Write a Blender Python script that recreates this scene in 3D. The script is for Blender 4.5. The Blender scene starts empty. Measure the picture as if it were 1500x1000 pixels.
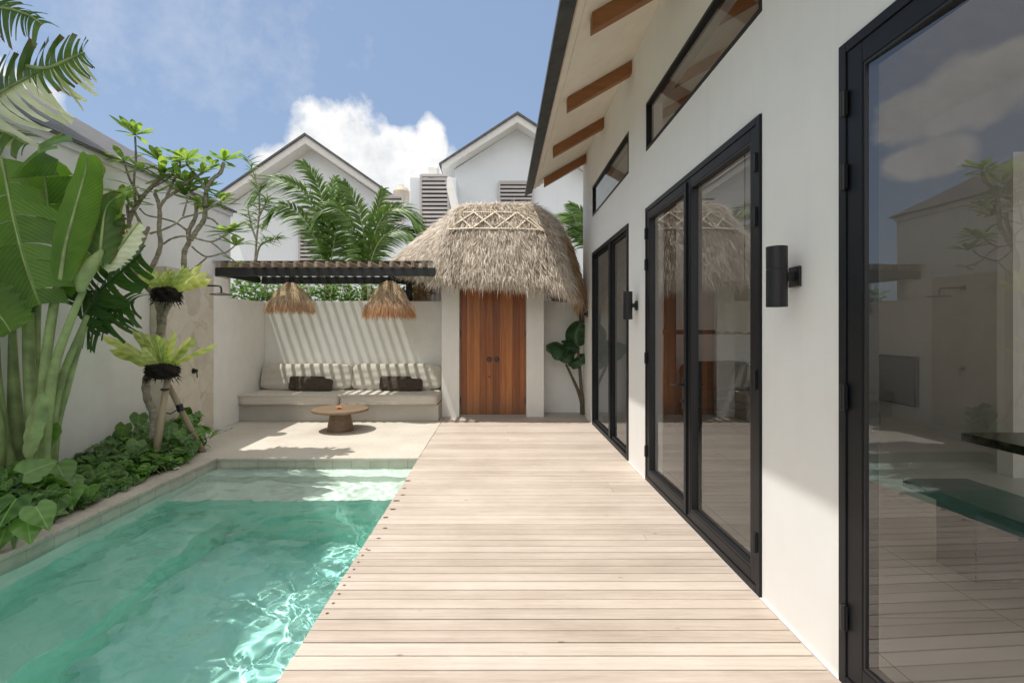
import bpy, math, random
import numpy as np
from mathutils import Vector, Matrix
R = random.Random(7)
NR = np.random.RandomState(11)
sc = bpy.context.scene
COL = sc.collection
PI = math.pi
V = Vector

# ------------------------------------------------------------------ materials
def new_mat(name):
    m = bpy.data.materials.new(name); m.use_nodes = True
    nt = m.node_tree
    return m, nt, nt.nodes['Principled BSDF'], nt.nodes['Material Output']
def N(nt, t, **kw):
    n = nt.nodes.new(t)
    for k, v in kw.items():
        if k.startswith('_'): setattr(n, k[1:], v)
        else:
            key = int(k[1:]) if k[0] == 'i' and k[1:].isdigit() else k.replace('__', ' ')
            n.inputs[key].default_value = v
    return n
def L(nt, a, b): nt.links.new(a, b)
def ramp(nt, fac, stops):
    r = nt.nodes.new('ShaderNodeValToRGB'); e = r.color_ramp.elements
    while len(e) < len(stops): e.new(.5)
    for k, (p, c) in enumerate(stops):
        e[k].position = p; e[k].color = (*c, 1) if len(c) == 3 else c
    L(nt, fac, r.inputs[0]); return r.outputs[0]
def coords(nt, scale=(1, 1, 1), kind='Object', rot=(0, 0, 0)):
    tc = nt.nodes.new('ShaderNodeTexCoord'); mp = nt.nodes.new('ShaderNodeMapping')
    mp.inputs['Scale'].default_value = scale; mp.inputs['Rotation'].default_value = rot
    L(nt, tc.outputs[kind], mp.inputs[0]); return mp.outputs[0]
def world_pos(nt, scale=(1, 1, 1)):
    g = nt.nodes.new('ShaderNodeNewGeometry'); mp = nt.nodes.new('ShaderNodeMapping')
    mp.inputs['Scale'].default_value = scale
    L(nt, g.outputs['Position'], mp.inputs[0]); return mp.outputs[0]
def noise(nt, vec, scale, detail=4, rough=.55):
    n = N(nt, 'ShaderNodeTexNoise', Scale=scale, Detail=detail, Roughness=rough)
    L(nt, vec, n.inputs['Vector']); return n.outputs[0]
def mathn(nt, op, a, b=0.0, clamp=False):
    n = nt.nodes.new('ShaderNodeMath'); n.operation = op; n.use_clamp = clamp
    for k, x in enumerate((a, b)):
        if hasattr(x, 'links'): L(nt, x, n.inputs[k])
        else: n.inputs[k].default_value = x
    return n.outputs[0]
def mixc(nt, f, a, b, mode='MIX'):
    n = nt.nodes.new('ShaderNodeMix'); n.data_type = 'RGBA'; n.blend_type = mode
    for s, x in ((n.inputs[0], f), (n.inputs[6], a), (n.inputs[7], b)):
        if hasattr(x, 'links'): L(nt, x, s)
        elif isinstance(x, (int, float)): s.default_value = x
        else: s.default_value = (*x, 1)
    return n.outputs[2]
def bump(nt, h, p, strength=.3, dist=.01):
    b = N(nt, 'ShaderNodeBump', Strength=strength, Distance=dist)
    L(nt, h, b.inputs['Height']); L(nt, b.outputs[0], p.inputs['Normal'])

def simple(name, c, rough=.6, var=.12, scale=6, metal=0, bmp=.15, bd=.004):
    m, nt, p, o = new_mat(name)
    v = world_pos(nt)
    n1 = noise(nt, v, scale, 5)
    lo = tuple(x*(1-var) for x in c); hi = tuple(min(1, x*(1+var)) for x in c)
    L(nt, ramp(nt, n1, [(.3, lo), (.7, hi)]), p.inputs['Base Color'])
    p.inputs['Roughness'].default_value = rough; p.inputs['Metallic'].default_value = metal
    if name == 'black_aluminium': p.inputs['Specular IOR Level'].default_value = .3
    if bmp: bump(nt, noise(nt, v, scale*8, 4), p, bmp, bd)
    return m
def plaster(name, c, grime=.10):
    m, nt, p, o = new_mat(name)
    v = world_pos(nt)
    big = noise(nt, v, .9, 5, .6)
    mid = noise(nt, v, 7, 5, .6)
    f = mathn(nt, 'ADD', mathn(nt, 'MULTIPLY', big, .65), mathn(nt, 'MULTIPLY', mid, .35))
    base = ramp(nt, f, [(.33, tuple(x*(1-grime) for x in c)), (.62, c)])
    vs = world_pos(nt, (6, 6, .5))
    st = noise(nt, vs, 1.6, 4, .6)                      # faint rain streaks
    base = mixc(nt, mathn(nt, 'MULTIPLY', mathn(nt, 'SUBTRACT', st, .55, True), .5), base, tuple(x*.6 for x in c))
    L(nt, base, p.inputs['Base Color'])
    p.inputs['Roughness'].default_value = .85
    h = mathn(nt, 'ADD', noise(nt, v, 45, 4), mathn(nt, 'MULTIPLY', noise(nt, v, 3.2, 3), 2.5))
    bump(nt, h, p, .07, .005)
    return m
def wood(name, dark, light, axis=0, board=.09, rough=.55, island=True, grain=1.0, isl=.25):
    m, nt, p, o = new_mat(name)
    s = [22, 22, 22]; s[axis] = 1.1
    v = world_pos(nt, tuple(s))
    g = nt.nodes.new('ShaderNodeNewGeometry')
    n1 = noise(nt, v, 1.0*grain, 7, .65)
    s2 = [70, 70, 70]; s2[axis] = 1.6
    n2 = noise(nt, world_pos(nt, tuple(s2)), 1.5, 4, .7)
    blot = noise(nt, world_pos(nt), 1.7, 4, .6)
    f = mathn(nt, 'ADD', mathn(nt, 'MULTIPLY', n1, .55), mathn(nt, 'MULTIPLY', n2, .45))
    if name == 'weathered_deck':    # fine open grain and small knots
        s3 = [240, 240, 240]; s3[axis] = 9
        n3 = noise(nt, world_pos(nt, tuple(s3)), 1.2, 3, .7)
        f = mathn(nt, 'ADD', mathn(nt, 'MULTIPLY', f, .7), mathn(nt, 'MULTIPLY', n3, .3))
        kn = N(nt, 'ShaderNodeTexVoronoi', Scale=1.0); L(nt, world_pos(nt, (3.2, 7, 1)), kn.inputs['Vector'])
        f = mathn(nt, 'SUBTRACT', f, mathn(nt, 'MULTIPLY', mathn(nt, 'SUBTRACT', .07, kn.outputs['Distance'], True), 6))
    if island:
        f = mathn(nt, 'ADD', mathn(nt, 'MULTIPLY', f, 1-isl), mathn(nt, 'MULTIPLY', g.outputs['Random Per Island'], isl))
    f = mathn(nt, 'ADD', mathn(nt, 'MULTIPLY', f, .78), mathn(nt, 'MULTIPLY', blot, .22))
    L(nt, ramp(nt, f, [(.3, dark), (.66, light)]), p.inputs['Base Color'])
    p.inputs['Roughness'].default_value = rough
    bump(nt, f, p, .35, .004)
    return m
def leaf_mat(name, dark, light, trans=.35, rough=.42, brown=False, vein=26, uvveins=True):
    m, nt, p, o = new_mat(name)
    g = nt.nodes.new('ShaderNodeNewGeometry')
    nz = noise(nt, world_pos(nt), 5, 4)
    f = mathn(nt, 'ADD', mathn(nt, 'MULTIPLY', nz, .6), mathn(nt, 'MULTIPLY', g.outputs['Random Per Island'], .4))
    c = ramp(nt, f, [(.25, dark), (.72, light)])
    if uvveins:
        tc = nt.nodes.new('ShaderNodeTexCoord'); sp = nt.nodes.new('ShaderNodeSeparateXYZ'); L(nt, tc.outputs['UV'], sp.inputs[0])
        au = mathn(nt, 'ABSOLUTE', mathn(nt, 'SUBTRACT', sp.outputs[0], .5))
        mid = mathn(nt, 'LESS_THAN', au, .022)
        c = mixc(nt, mathn(nt, 'MULTIPLY', mid, .65), c, tuple(min(1, x*1.5+.05) for x in light))
        w = mathn(nt, 'SINE', mathn(nt, 'MULTIPLY', mathn(nt, 'ADD', sp.outputs[1], mathn(nt, 'MULTIPLY', au, -.35)), vein*6.283))
        c = mixc(nt, mathn(nt, 'MULTIPLY', mathn(nt, 'ADD', w, 1), .10), c, tuple(x*1.5 for x in light))
        bump(nt, w, p, .35, .004)
        if brown:
            e = mathn(nt, 'ADD', au, mathn(nt, 'MULTIPLY', mathn(nt, 'SUBTRACT', nz, .5), .25))
            c = mixc(nt, mathn(nt, 'MULTIPLY', mathn(nt, 'SUBTRACT', e, .43 if vein < 20 else .475), 14, True), c, (.16, .08, .03))
    L(nt, c, p.inputs['Base Color'])
    p.inputs['Roughness'].default_value = rough; p.inputs['Specular IOR Level'].default_value = .45
    t = nt.nodes.new('ShaderNodeBsdfTranslucent')
    L(nt, mixc(nt, 1.0, c, (2.2, 2.3, .9), 'MULTIPLY'), t.inputs[0])
    mx = N(nt, 'ShaderNodeMixShader', Fac=trans)
    L(nt, p.outputs[0], mx.inputs[1]); L(nt, t.outputs[0], mx.inputs[2]); L(nt, mx.outputs[0], o.inputs[0])
    return m
def straw_mat(name, cols, trans=.15, tip=None):
    m, nt, p, o = new_mat(name)
    g = nt.nodes.new('ShaderNodeNewGeometry')
    f = g.outputs['Random Per Island']
    nz = noise(nt, world_pos(nt), 2.2, 3)
    f = mathn(nt, 'ADD', mathn(nt, 'MULTIPLY', f, .75), mathn(nt, 'MULTIPLY', nz, .3))
    c = ramp(nt, f, cols)
    if tip:   # tip=(z0, z1, colour): warmer towards z1
        sp = nt.nodes.new('ShaderNodeSeparateXYZ'); L(nt, g.outputs['Position'], sp.inputs[0])
        k = mathn(nt, 'DIVIDE', mathn(nt, 'SUBTRACT', tip[0], sp.outputs[2]), tip[0]-tip[1], True)
        c = mixc(nt, k, c, mixc(nt, .75, c, tip[2]))
    L(nt, c, p.inputs['Base Color']); p.inputs['Roughness'].default_value = .8
    t = nt.nodes.new('ShaderNodeBsdfTranslucent'); L(nt, c, t.inputs[0])
    mx = N(nt, 'ShaderNodeMixShader', Fac=trans)
    L(nt, p.outputs[0], mx.inputs[1]); L(nt, t.outputs[0], mx.inputs[2]); L(nt, mx.outputs[0], o.inputs[0])
    return m
def glass_pane(name, tint=(.92, .92, .90), ior=1.95):
    m, nt, p, o = new_mat(name)
    nt.nodes.remove(p)
    tr = N(nt, 'ShaderNodeBsdfTransparent', Color=(*tint, 1))
    gl = N(nt, 'ShaderNodeBsdfGlossy', Roughness=0.0, Color=(.95, .97, 1, 1))
    b = N(nt, 'ShaderNodeBump', Strength=.05, Distance=.02)
    L(nt, noise(nt, world_pos(nt), 1.3, 1), b.inputs['Height']); L(nt, b.outputs[0], gl.inputs['Normal'])
    fr = N(nt, 'ShaderNodeFresnel', IOR=ior)
    mx = nt.nodes.new('ShaderNodeMixShader')
    L(nt, fr.outputs[0], mx.inputs[0]); L(nt, tr.outputs[0], mx.inputs[1]); L(nt, gl.outputs[0], mx.inputs[2])
    L(nt, mx.outputs[0], o.inputs[0])
    return m

M = {}
M['wall'] = plaster('white_plaster', (.89, .87, .825))
M['villa'] = plaster('villa_plaster', (.90, .89, .865), .05)
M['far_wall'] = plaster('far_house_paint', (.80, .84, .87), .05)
M['fascia_w'] = simple('white_fascia_paint', (.78, .77, .74), .6, .04)
M['soffit'] = simple('cream_soffit_boards', (.90, .83, .72), .7, .04)
M['roof'] = simple('grey_roof', (.10, .10, .105), .8, .25)
M['roof_dark'] = simple('dark_fascia', (.055, .055, .055), .65, .35, 9)
M['frame'] = simple('black_aluminium', (.007, .008, .011), .45, .1, 3, .0, .03)
M['black'] = simple('black_metal', (.012, .012, .014), .42, .1, 5, 0, .02)
M['steel'] = simple('black_painted_steel', (.018, .019, .022), .55, .2, 6)
M['conc'] = plaster('grey_concrete', (.46, .43, .385), .15)
M['fabric'] = simple('beige_fabric', (.57, .52, .455), .95, .05, 30, 0, .5, .002)
M['pillow'] = simple('brown_fabric', (.075, .055, .042), .95, .15, 30, 0, .5, .002)
M['ring'] = simple('aged_brass', (.10, .085, .07), .45, .2, 30, .8)
M['soil'] = simple('dark_soil', (.03, .022, .015), .95, .4, 12)
M['ground'] = simple('earth', (.22, .19, .15), .95, .3, 3)
M['bamboo'] = simple('pale_bamboo', (.66, .58, .46), .6, .12, 12)
M['stake'] = wood('stake_bark', (.20, .14, .09), (.48, .38, .27), 2, rough=.85)
M['orange'] = simple('orange_petals', (.75, .22, .02), .6, .2, 40)
M['white_petal'] = simple('white_petals', (.85, .84, .78), .6, .05, 40)
M['tv'] = simple('black_screen', (.008, .008, .009), .12, .05, 3, 0, 0)
M['dark_wood'] = wood('black_stained_wood', (.008, .007, .006), (.028, .024, .02), 1, rough=.22)
M['brown_wood'] = wood('brown_post_wood', (.05, .022, .01), (.13, .06, .03), 2, rough=.5)
M['sofa'] = simple('dark_olive_fabric', (.035, .038, .03), .9, .15, 20)
M['int_wall'] = plaster('interior_paint', (.8, .76, .69), .04)
M['tank'] = simple('beige_tank', (.55, .48, .38), .6, .1)
M['glass'] = glass_pane('window_glass')
M['cover'] = glass_pane('clear_cover', (.93, .97, .95), 1.35)
M['deck'] = wood('weathered_deck', (.29, .225, .175), (.67, .585, .505), 0, rough=.62, isl=.15)
M['plug'] = simple('wood_stain_spots', (.11, .07, .045), .8, .4, 60)
M['table_wood'] = wood('table_teak', (.085, .055, .033), (.27, .185, .115), 0, rough=.5, island=False, grain=.8)
M['rafter'] = wood('teak_rafter', (.20, .075, .024), (.42, .18, .065), 0, rough=.45)
M['slat'] = wood('pergola_slat_wood', (.20, .12, .08), (.46, .36, .28), 1, rough=.7)
M['louvre'] = wood('louvre_wood', (.45, .42, .41), (.68, .64, .62), 0, rough=.7)
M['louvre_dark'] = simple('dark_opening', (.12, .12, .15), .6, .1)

def door_wood():
    m, nt, p, o = new_mat('teak_door_boards')
    g = nt.nodes.new('ShaderNodeNewGeometry'); sp = nt.nodes.new('ShaderNodeSeparateXYZ'); L(nt, g.outputs['Position'], sp.inputs[0])
    v = world_pos(nt, (14, 14, .7))
    n1 = noise(nt, v, 1.6, 7, .65)
    n2 = noise(nt, world_pos(nt, (75, 75, 2.2)), 1.2, 4, .7)
    f = mathn(nt, 'ADD', mathn(nt, 'MULTIPLY', n1, .45), mathn(nt, 'MULTIPLY', n2, .2))
    f = mathn(nt, 'ADD', f, mathn(nt, 'MULTIPLY', g.outputs['Random Per Island'], .35))
    c = ramp(nt, f, [(.25, (.10, .026, .006)), (.48, (.27, .078, .016)), (.72, (.56, .21, .055))])
    k = mathn(nt, 'DIVIDE', mathn(nt, 'SUBTRACT', .42, mathn(nt, 'ADD', sp.outputs[2], mathn(nt, 'MULTIPLY', mathn(nt, 'SUBTRACT', n1, .5), .7))), .5, True)
    c = mixc(nt, mathn(nt, 'MULTIPLY', k, .55), c, (.16, .10, .065))
    L(nt, c, p.inputs['Base Color']); p.inputs['Roughness'].default_value = .36
    bump(nt, f, p, .3, .003)
    return m
M['door'] = door_wood()

def terrace_mat():
    m, nt, p, o = new_mat('cream_terrazzo')
    v = world_pos(nt)
    f = mathn(nt, 'ADD', mathn(nt, 'MULTIPLY', noise(nt, v, 1.4, 5, .6), .6), mathn(nt, 'MULTIPLY', noise(nt, v, 30, 3), .4))
    c = ramp(nt, f, [(.35, (.48, .43, .36)), (.65, (.62, .575, .50))])
    L(nt, c, p.inputs['Base Color']); p.inputs['Roughness'].default_value = .75
    bump(nt, noise(nt, v, 60, 4), p, .2, .003)
    return m
M['terrace'] = terrace_mat()
def coping_mat():
    m, nt, p, o = new_mat('coping_stone')
    v = world_pos(nt)
    f = mathn(nt, 'ADD', mathn(nt, 'MULTIPLY', noise(nt, v, 2.4, 6, .65), .6), mathn(nt, 'MULTIPLY', noise(nt, v, 38, 3), .4))
    c = ramp(nt, f, [(.3, (.34, .30, .25)), (.5, (.47, .42, .36)), (.7, (.60, .55, .48))])
    L(nt, c, p.inputs['Base Color']); p.inputs['Roughness'].default_value = .8
    bump(nt, noise(nt, v, 50, 4), p, .3, .004)
    return m
M['coping'] = coping_mat()
def stone_clad():
    m, nt, p, o = new_mat('cut_stone_cladding')
    v = world_pos(nt, (1, 1, 1))
    vo = N(nt, 'ShaderNodeTexVoronoi', Scale=3.2); vo.feature = 'DISTANCE_TO_EDGE'
    nz = N(nt, 'ShaderNodeTexNoise', Scale=2.5, Detail=3); L(nt, v, nz.inputs['Vector'])
    mx = nt.nodes.new('ShaderNodeVectorMath'); mx.operation = 'MULTIPLY_ADD'
    L(nt, nz.outputs['Color'], mx.inputs[0]); mx.inputs[1].default_value = (.35, .35, .35); L(nt, v, mx.inputs[2])
    L(nt, mx.outputs[0], vo.inputs['Vector'])
    vc = N(nt, 'ShaderNodeTexVoronoi', Scale=3.2); L(nt, mx.outputs[0], vc.inputs['Vector'])
    sx = nt.nodes.new('ShaderNodeSeparateColor'); L(nt, vc.outputs['Color'], sx.inputs[0])
    f = mathn(nt, 'ADD', mathn(nt, 'MULTIPLY', sx.outputs[0], .35), mathn(nt, 'MULTIPLY', noise(nt, v, 6, 6, .65), .65))
    c = ramp(nt, f, [(.3, (.56, .50, .41)), (.55, (.66, .60, .50)), (.8, (.74, .68, .59))])
    c = mixc(nt, mathn(nt, 'MULTIPLY', mathn(nt, 'LESS_THAN', vo.outputs[0], .012), .3), c, (.36, .30, .23))
    L(nt, c, p.inputs['Base Color']); p.inputs['Roughness'].default_value = .85
    bump(nt, f, p, .3, .01)
    return m
M['clad'] = stone_clad()
def pool_mat(name, a, b, c3, tile=(.0, .0), joint=(.30, .36, .30)):
    m, nt, p, o = new_mat(name)
    g = nt.nodes.new('ShaderNodeNewGeometry')
    sp = nt.nodes.new('ShaderNodeSeparateXYZ'); L(nt, g.outputs['Position'], sp.inputs[0])
    cb = nt.nodes.new('ShaderNodeCombineXYZ')
    L(nt, mathn(nt, 'ADD', sp.outputs[0], sp.outputs[1]), cb.inputs[0]); L(nt, sp.outputs[2], cb.inputs[1])
    br = N(nt, 'ShaderNodeTexBrick', Scale=1.0, i5=.004, i8=tile[0] or .2, i9=tile[1] or .1)
    br.offset = 0.0
    br.inputs['Color1'].default_value = (0, 0, 0, 1); br.inputs['Color2'].default_value = (1, 1, 1, 1); br.inputs['Mortar'].default_value = (.5, .5, .5, 1)
    L(nt, cb.outputs[0], br.inputs['Vector'])
    v = world_pos(nt)
    f = mathn(nt, 'ADD', mathn(nt, 'MULTIPLY', noise(nt, v, 5, 6, .7), .75), mathn(nt, 'MULTIPLY', br.outputs['Color'], .25))
    c = ramp(nt, f, [(.28, a), (.5, b), (.75, c3)])
    if tile[0]: c = mixc(nt, mathn(nt, 'MULTIPLY', br.outputs['Fac'], .6), c, joint)
    L(nt, c, p.inputs['Base Color']); p.inputs['Roughness'].default_value = .6
    return m
M['pool_band'] = pool_mat('green_stone_tile', (.34, .34, .27), (.46, .46, .38), (.58, .57, .49), (.2, .3), (.25, .26, .2))
M['pool_shelf'] = pool_mat('pale_green_stone', (.62, .68, .60), (.72, .78, .70), (.82, .86, .78))
M['pool_deep'] = pool_mat('teal_pool_stone', (.34, .66, .60), (.45, .77, .70), (.56, .85, .79))
M['pool_deep_wall'] = pool_mat('light_teal_pool_stone', (.32, .66, .55), (.40, .74, .63), (.50, .80, .70))

def water_mat():
    m, nt, p, o = new_mat('pool_water')
    nt.nodes.remove(p)
    g = N(nt, 'ShaderNodeBsdfGlass', Color=(.92, 1, .99, 1), Roughness=0.0, IOR=1.33)
    L(nt, g.outputs[0], o.inputs[0]); return m
M['water'] = water_mat()
def shingles():
    m, nt, p, o = new_mat('grey_shingles')
    g = nt.nodes.new('ShaderNodeNewGeometry')
    sp = nt.nodes.new('ShaderNodeSeparateXYZ'); L(nt, g.outputs['Position'], sp.inputs[0])
    w = mathn(nt, 'FRACT', mathn(nt, 'MULTIPLY', sp.outputs[2], 14))
    n = noise(nt, world_pos(nt, (1, 3, 12)), 3, 5, .7)
    f = mathn(nt, 'ADD', mathn(nt, 'MULTIPLY', n, .6), mathn(nt, 'MULTIPLY', w, .4))
    L(nt, ramp(nt, f, [(.2, (.06, .06, .065)), (.7, (.20, .20, .205))]), p.inputs['Base Color'])
    p.inputs['Roughness'].default_value = .85; bump(nt, w, p, .6, .02); return m
M['shingle'] = shingles()
def floor_tile():
    m, nt, p, o = new_mat('interior_floor_tile')
    g = nt.nodes.new('ShaderNodeNewGeometry')
    br = N(nt, 'ShaderNodeTexBrick', Scale=1.0, i5=.003, i8=.8, i9=.8); br.offset = 0
    br.inputs['Color1'].default_value = (.58, .55, .50, 1); br.inputs['Color2'].default_value = (.62, .59, .54, 1); br.inputs['Mortar'].default_value = (.22, .2, .18, 1)
    L(nt, g.outputs['Position'], br.inputs['Vector']); L(nt, br.outputs[0], p.inputs['Base Color'])
    p.inputs['Roughness'].default_value = .3; return m
M['tile'] = floor_tile()

M['leaf_big'] = leaf_mat('banana_leaf', (.05, .115, .02), (.15, .27, .045), .45, .38, vein=30, brown=True)
M['leaf_dark'] = leaf_mat('dark_leaf', (.022, .06, .018), (.05, .115, .028), .25, .35, vein=18)
M['leaf_torn'] = leaf_mat('torn_leaf', (.045, .095, .03), (.11, .18, .05), .35, .4, brown=True, vein=8)
M['leaf_lit'] = leaf_mat('sunlit_leaf', (.45, .48, .40), (.70, .72, .64), .25, .5, vein=8)  # whitish tone puts the sunlight on these leaves into their colour
M['stalk'] = simple('green_stalk', (.25, .33, .13), .45, .35, 7)
M['stalk_old'] = simple('brown_stalk', (.12, .09, .05), .8, .3, 9)
M['frangi'] = leaf_mat('frangipani_leaf', (.085, .15, .05), (.24, .33, .12), .4, .35, vein=10)
M['fern'] = leaf_mat('fern_leaf', (.22, .30, .09), (.66, .68, .34), .35, .45, vein=4)
M['cover_leaf'] = leaf_mat('ground_cover_leaf', (.016, .055, .014), (.13, .25, .055), .25, .33, vein=4)
M['palm'] = leaf_mat('palm_leaf', (.045, .11, .02), (.15, .24, .05), .35, .38, uvveins=False)
M['hedge'] = leaf_mat('hedge_leaf', (.04, .11, .02), (.16, .28, .06), .3, .4, uvveins=False)
M['aloc'] = leaf_mat('alocasia_leaf', (.014, .048, .018), (.035, .085, .03), .2, .32, vein=7)
def bark():
    m, nt, p, o = new_mat('pale_bark')
    v = world_pos(nt); n1 = noise(nt, v, 22, 6, .7)
    w = noise(nt, world_pos(nt, (8, 8, 60)), 1, 3)
    f = mathn(nt, 'ADD', mathn(nt, 'MULTIPLY', n1, .6), mathn(nt, 'MULTIPLY', w, .4))
    L(nt, ramp(nt, f, [(.3, (.13, .105, .075)), (.5, (.30, .26, .20)), (.7, (.50, .46, .38))]), p.inputs['Base Color'])
    p.inputs['Roughness'].default_value = .9; bump(nt, f, p, .7, .01); return m
M['bark'] = bark()
M['rootball'] = simple('dark_moss', (.02, .014, .010), .95, .5, 40, 0, .6, .01)
M['thatch'] = straw_mat('grey_thatch', [(.08, (.12, .09, .07)), (.24, (.56, .48, .40)), (.42, (.80, .72, .62)), (.8, (.97, .92, .84))], .44)
M['thatch_under'] = simple('thatch_underlayer', (.16, .125, .095), .95, .35, 14, 0, .6, .02)
M['thatch_or'] = straw_mat('orange_thatch', [(.12, (.25, .145, .07)), (.45, (.50, .34, .19)), (.85, (.72, .56, .37))], .3)
M['straw'] = straw_mat('lamp_straw', [(.12, (.36, .22, .12)), (.4, (.66, .48, .31)), (.8, (.88, .76, .58))], .35, (1.80, 1.58, (.58, .29, .13)))
M['reed'] = wood('reed_panel', (.16, .07, .02), (.40, .22, .08), 2, rough=.8)
M['pebble'] = simple('white_pebble', (.62, .60, .56), .7, .2, 20)
M['sheer'] = None
def sheer():
    m, nt, p, o = new_mat('sheer_white_fabric'); nt.nodes.remove(p)
    d = N(nt, 'ShaderNodeBsdfDiffuse', Color=(.8, .77, .7, 1)); t = N(nt, 'ShaderNodeBsdfTranslucent', Color=(.8, .77, .7, 1)); tr = N(nt, 'ShaderNodeBsdfTransparent')
    a = N(nt, 'ShaderNodeMixShader', Fac=.5); L(nt, d.outputs[0], a.inputs[1]); L(nt, t.outputs[0], a.inputs[2])
    b = N(nt, 'ShaderNodeMixShader', Fac=.25); L(nt, a.outputs[0], b.inputs[1]); L(nt, tr.outputs[0], b.inputs[2])
    L(nt, b.outputs[0], o.inputs[0]); return m
M['sheer'] = sheer()
def glow():
    m, nt, p, o = new_mat('warm_bulb'); nt.nodes.remove(p)
    e = N(nt, 'ShaderNodeEmission', Color=(1, .75, .42, 1), Strength=6); L(nt, e.outputs[0], o.inputs[0]); return m
M['bulb'] = glow()

# ------------------------------------------------------------------ mesh building
class MB:
    def __init__(s): s.v = []; s.f = []; s.uv = []; s.mi = []; s.cm = 0
    def add(s, vs, fs, uvs=None):
        b = len(s.v); s.v += [tuple(p) for p in vs]
        s.uv += (uvs if uvs else [(0, 0)]*len(vs))
        s.f += [tuple(b+i for i in q) for q in fs]; s.mi += [s.cm]*len(fs)
    def box(s, x0, x1, y0, y1, z0, z1):
        s.add([(x0,y0,z0),(x1,y0,z0),(x1,y1,z0),(x0,y1,z0),(x0,y0,z1),(x1,y0,z1),(x1,y1,z1),(x0,y1,z1)],
              [(0,3,2,1),(4,5,6,7),(0,1,5,4),(1,2,6,5),(2,3,7,6),(3,0,4,7)])
    def bar(s, a, b, w, h, up=(0,0,1)):
        a = V(a); b = V(b); t = (b-a).normalized(); up = V(up); sd = t.cross(up).normalized(); u = sd.cross(t)
        vs = [p + sd*i*w/2 + u*j*h/2 for p in (a, b) for i, j in ((-1,-1),(1,-1),(1,1),(-1,1))]
        s.add(vs, [(0,3,2,1),(4,5,6,7),(0,1,5,4),(1,2,6,5),(2,3,7,6),(3,0,4,7)])
    def prism(s, poly, y0, y1):        # poly in XZ, extruded along Y
        n = len(poly)
        s.add([(x,y0,z) for x,z in poly]+[(x,y1,z) for x,z in poly],
              [tuple(range(n)), tuple(range(2*n-1,n-1,-1))]+[(i,i+n,(i+1)%n+n,(i+1)%n) for i in range(n)])
    def tube(s, pts, rad, n=8, cap=True):
        pts = [V(p) for p in pts]
        if not hasattr(rad, '__len__'): rad = [rad]*len(pts)
        vs = []; fs = []; ref = V((.31,.87,.12))
        for i, p in enumerate(pts):
            t = (pts[min(i+1,len(pts)-1)]-pts[max(i-1,0)])
            t = t.normalized() if t.length > 1e-9 else V((0,0,1))
            a = t.cross(ref).normalized(); b = t.cross(a)
            for k in range(n):
                q = 2*PI*k/n; vs.append(p+(a*math.cos(q)+b*math.sin(q))*rad[i])
        for i in range(len(pts)-1):
            for k in range(n): fs.append((i*n+k, i*n+(k+1)%n, (i+1)*n+(k+1)%n, (i+1)*n+k))
        if cap: fs.append(tuple(range(n-1,-1,-1))); m = (len(pts)-1)*n; fs.append(tuple(range(m, m+n)))
        s.add(vs, fs)
    def lathe(s, c, prof, n=32, axis='z'):
        vs = []; fs = []
        for r, h in prof:
            for k in range(n):
                q = 2*PI*k/n; a = r*math.cos(q); b = r*math.sin(q)
                vs.append({'z': (c[0]+a, c[1]+b, c[2]+h), 'y': (c[0]+a, c[1]+h, c[2]+b), 'x': (c[0]+h, c[1]+a, c[2]+b)}[axis])
        m = len(prof)
        for i in range(m-1):
            for k in range(n): fs.append((i*n+k, i*n+(k+1)%n, (i+1)*n+(k+1)%n, (i+1)*n+k))
        fs.append(tuple(range(n-1,-1,-1))); fs.append(tuple(range((m-1)*n, m*n)))
        s.add(vs, fs)
    def pillow(s, c, sx, sy, sz, tilt=0, p=5, n=10, puff=.35, yaw=0, wr=.004):
        vs = []; fs = []; mt = Matrix.Translation(c) @ Matrix.Rotation(yaw,4,'Z') @ Matrix.Rotation(tilt,4,'X')
        idx = {}
        def vert(a,b,c_):
            k = (round(a,4),round(b,4),round(c_,4))
            if k in idx: return idx[k]
            L_ = (abs(a)**p+abs(b)**p+abs(c_)**p)**(1/p); q = (a/L_,b/L_,c_/L_)
            edge = max(abs(q[0]),abs(q[2]))
            th = 1-puff*edge**3
            w = wr*(math.sin(q[0]*7+q[2]*5+c[0]*9)+math.sin(q[2]*11-q[0]*3))
            idx[k] = len(vs); vs.append(mt @ V((q[0]*sx/2, q[1]*sy/2*th+w*(1 if q[1]>0 else -1), q[2]*sz/2*(1+.02*math.sin(q[0]*6)))))
            return idx[k]
        for ax in range(3):
            for sg in (-1,1):
                for i in range(n):
                    for j in range(n):
                        q = []
                        for di,dj in ((0,0),(1,0),(1,1),(0,1)):
                            u = -1+2*(i+di)/n; w = -1+2*(j+dj)/n
                            t = [0,0,0]; t[ax] = sg; t[(ax+1)%3] = u; t[(ax+2)%3] = w; q.append(vert(*t))
                        fs.append(tuple(q if sg>0 else q[::-1]))
        s.add(vs, fs)
    def build(s, name, mats, parent=None, smooth=False, bevel=0):
        me = bpy.data.meshes.new(name); me.from_pydata(s.v, [], s.f); 
        for m in (mats if isinstance(mats,(list,tuple)) else [mats]): me.materials.append(m)
        if any(s.mi): me.polygons.foreach_set('material_index', s.mi)
        if any(u != (0,0) for u in s.uv):
            ul = me.uv_layers.new(name='UVMap'); li = np.empty(len(me.loops), dtype=np.int32); me.loops.foreach_get('vertex_index', li)
            ul.data.foreach_set('uv', np.array(s.uv, dtype=np.float32)[li].ravel())
        if smooth: me.shade_smooth()
        me.update()
        o = bpy.data.objects.new(name, me); COL.objects.link(o)
        if parent: o.parent = parent; o.matrix_parent_inverse = Matrix.Translation(parent.location).inverted()
        if bevel:
            b = o.modifiers.new('b','BEVEL'); b.width = bevel; b.segments = 2; b.limit_method = 'ANGLE'; b.angle_limit = .6
            b.harden_normals = False
        return o
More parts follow.
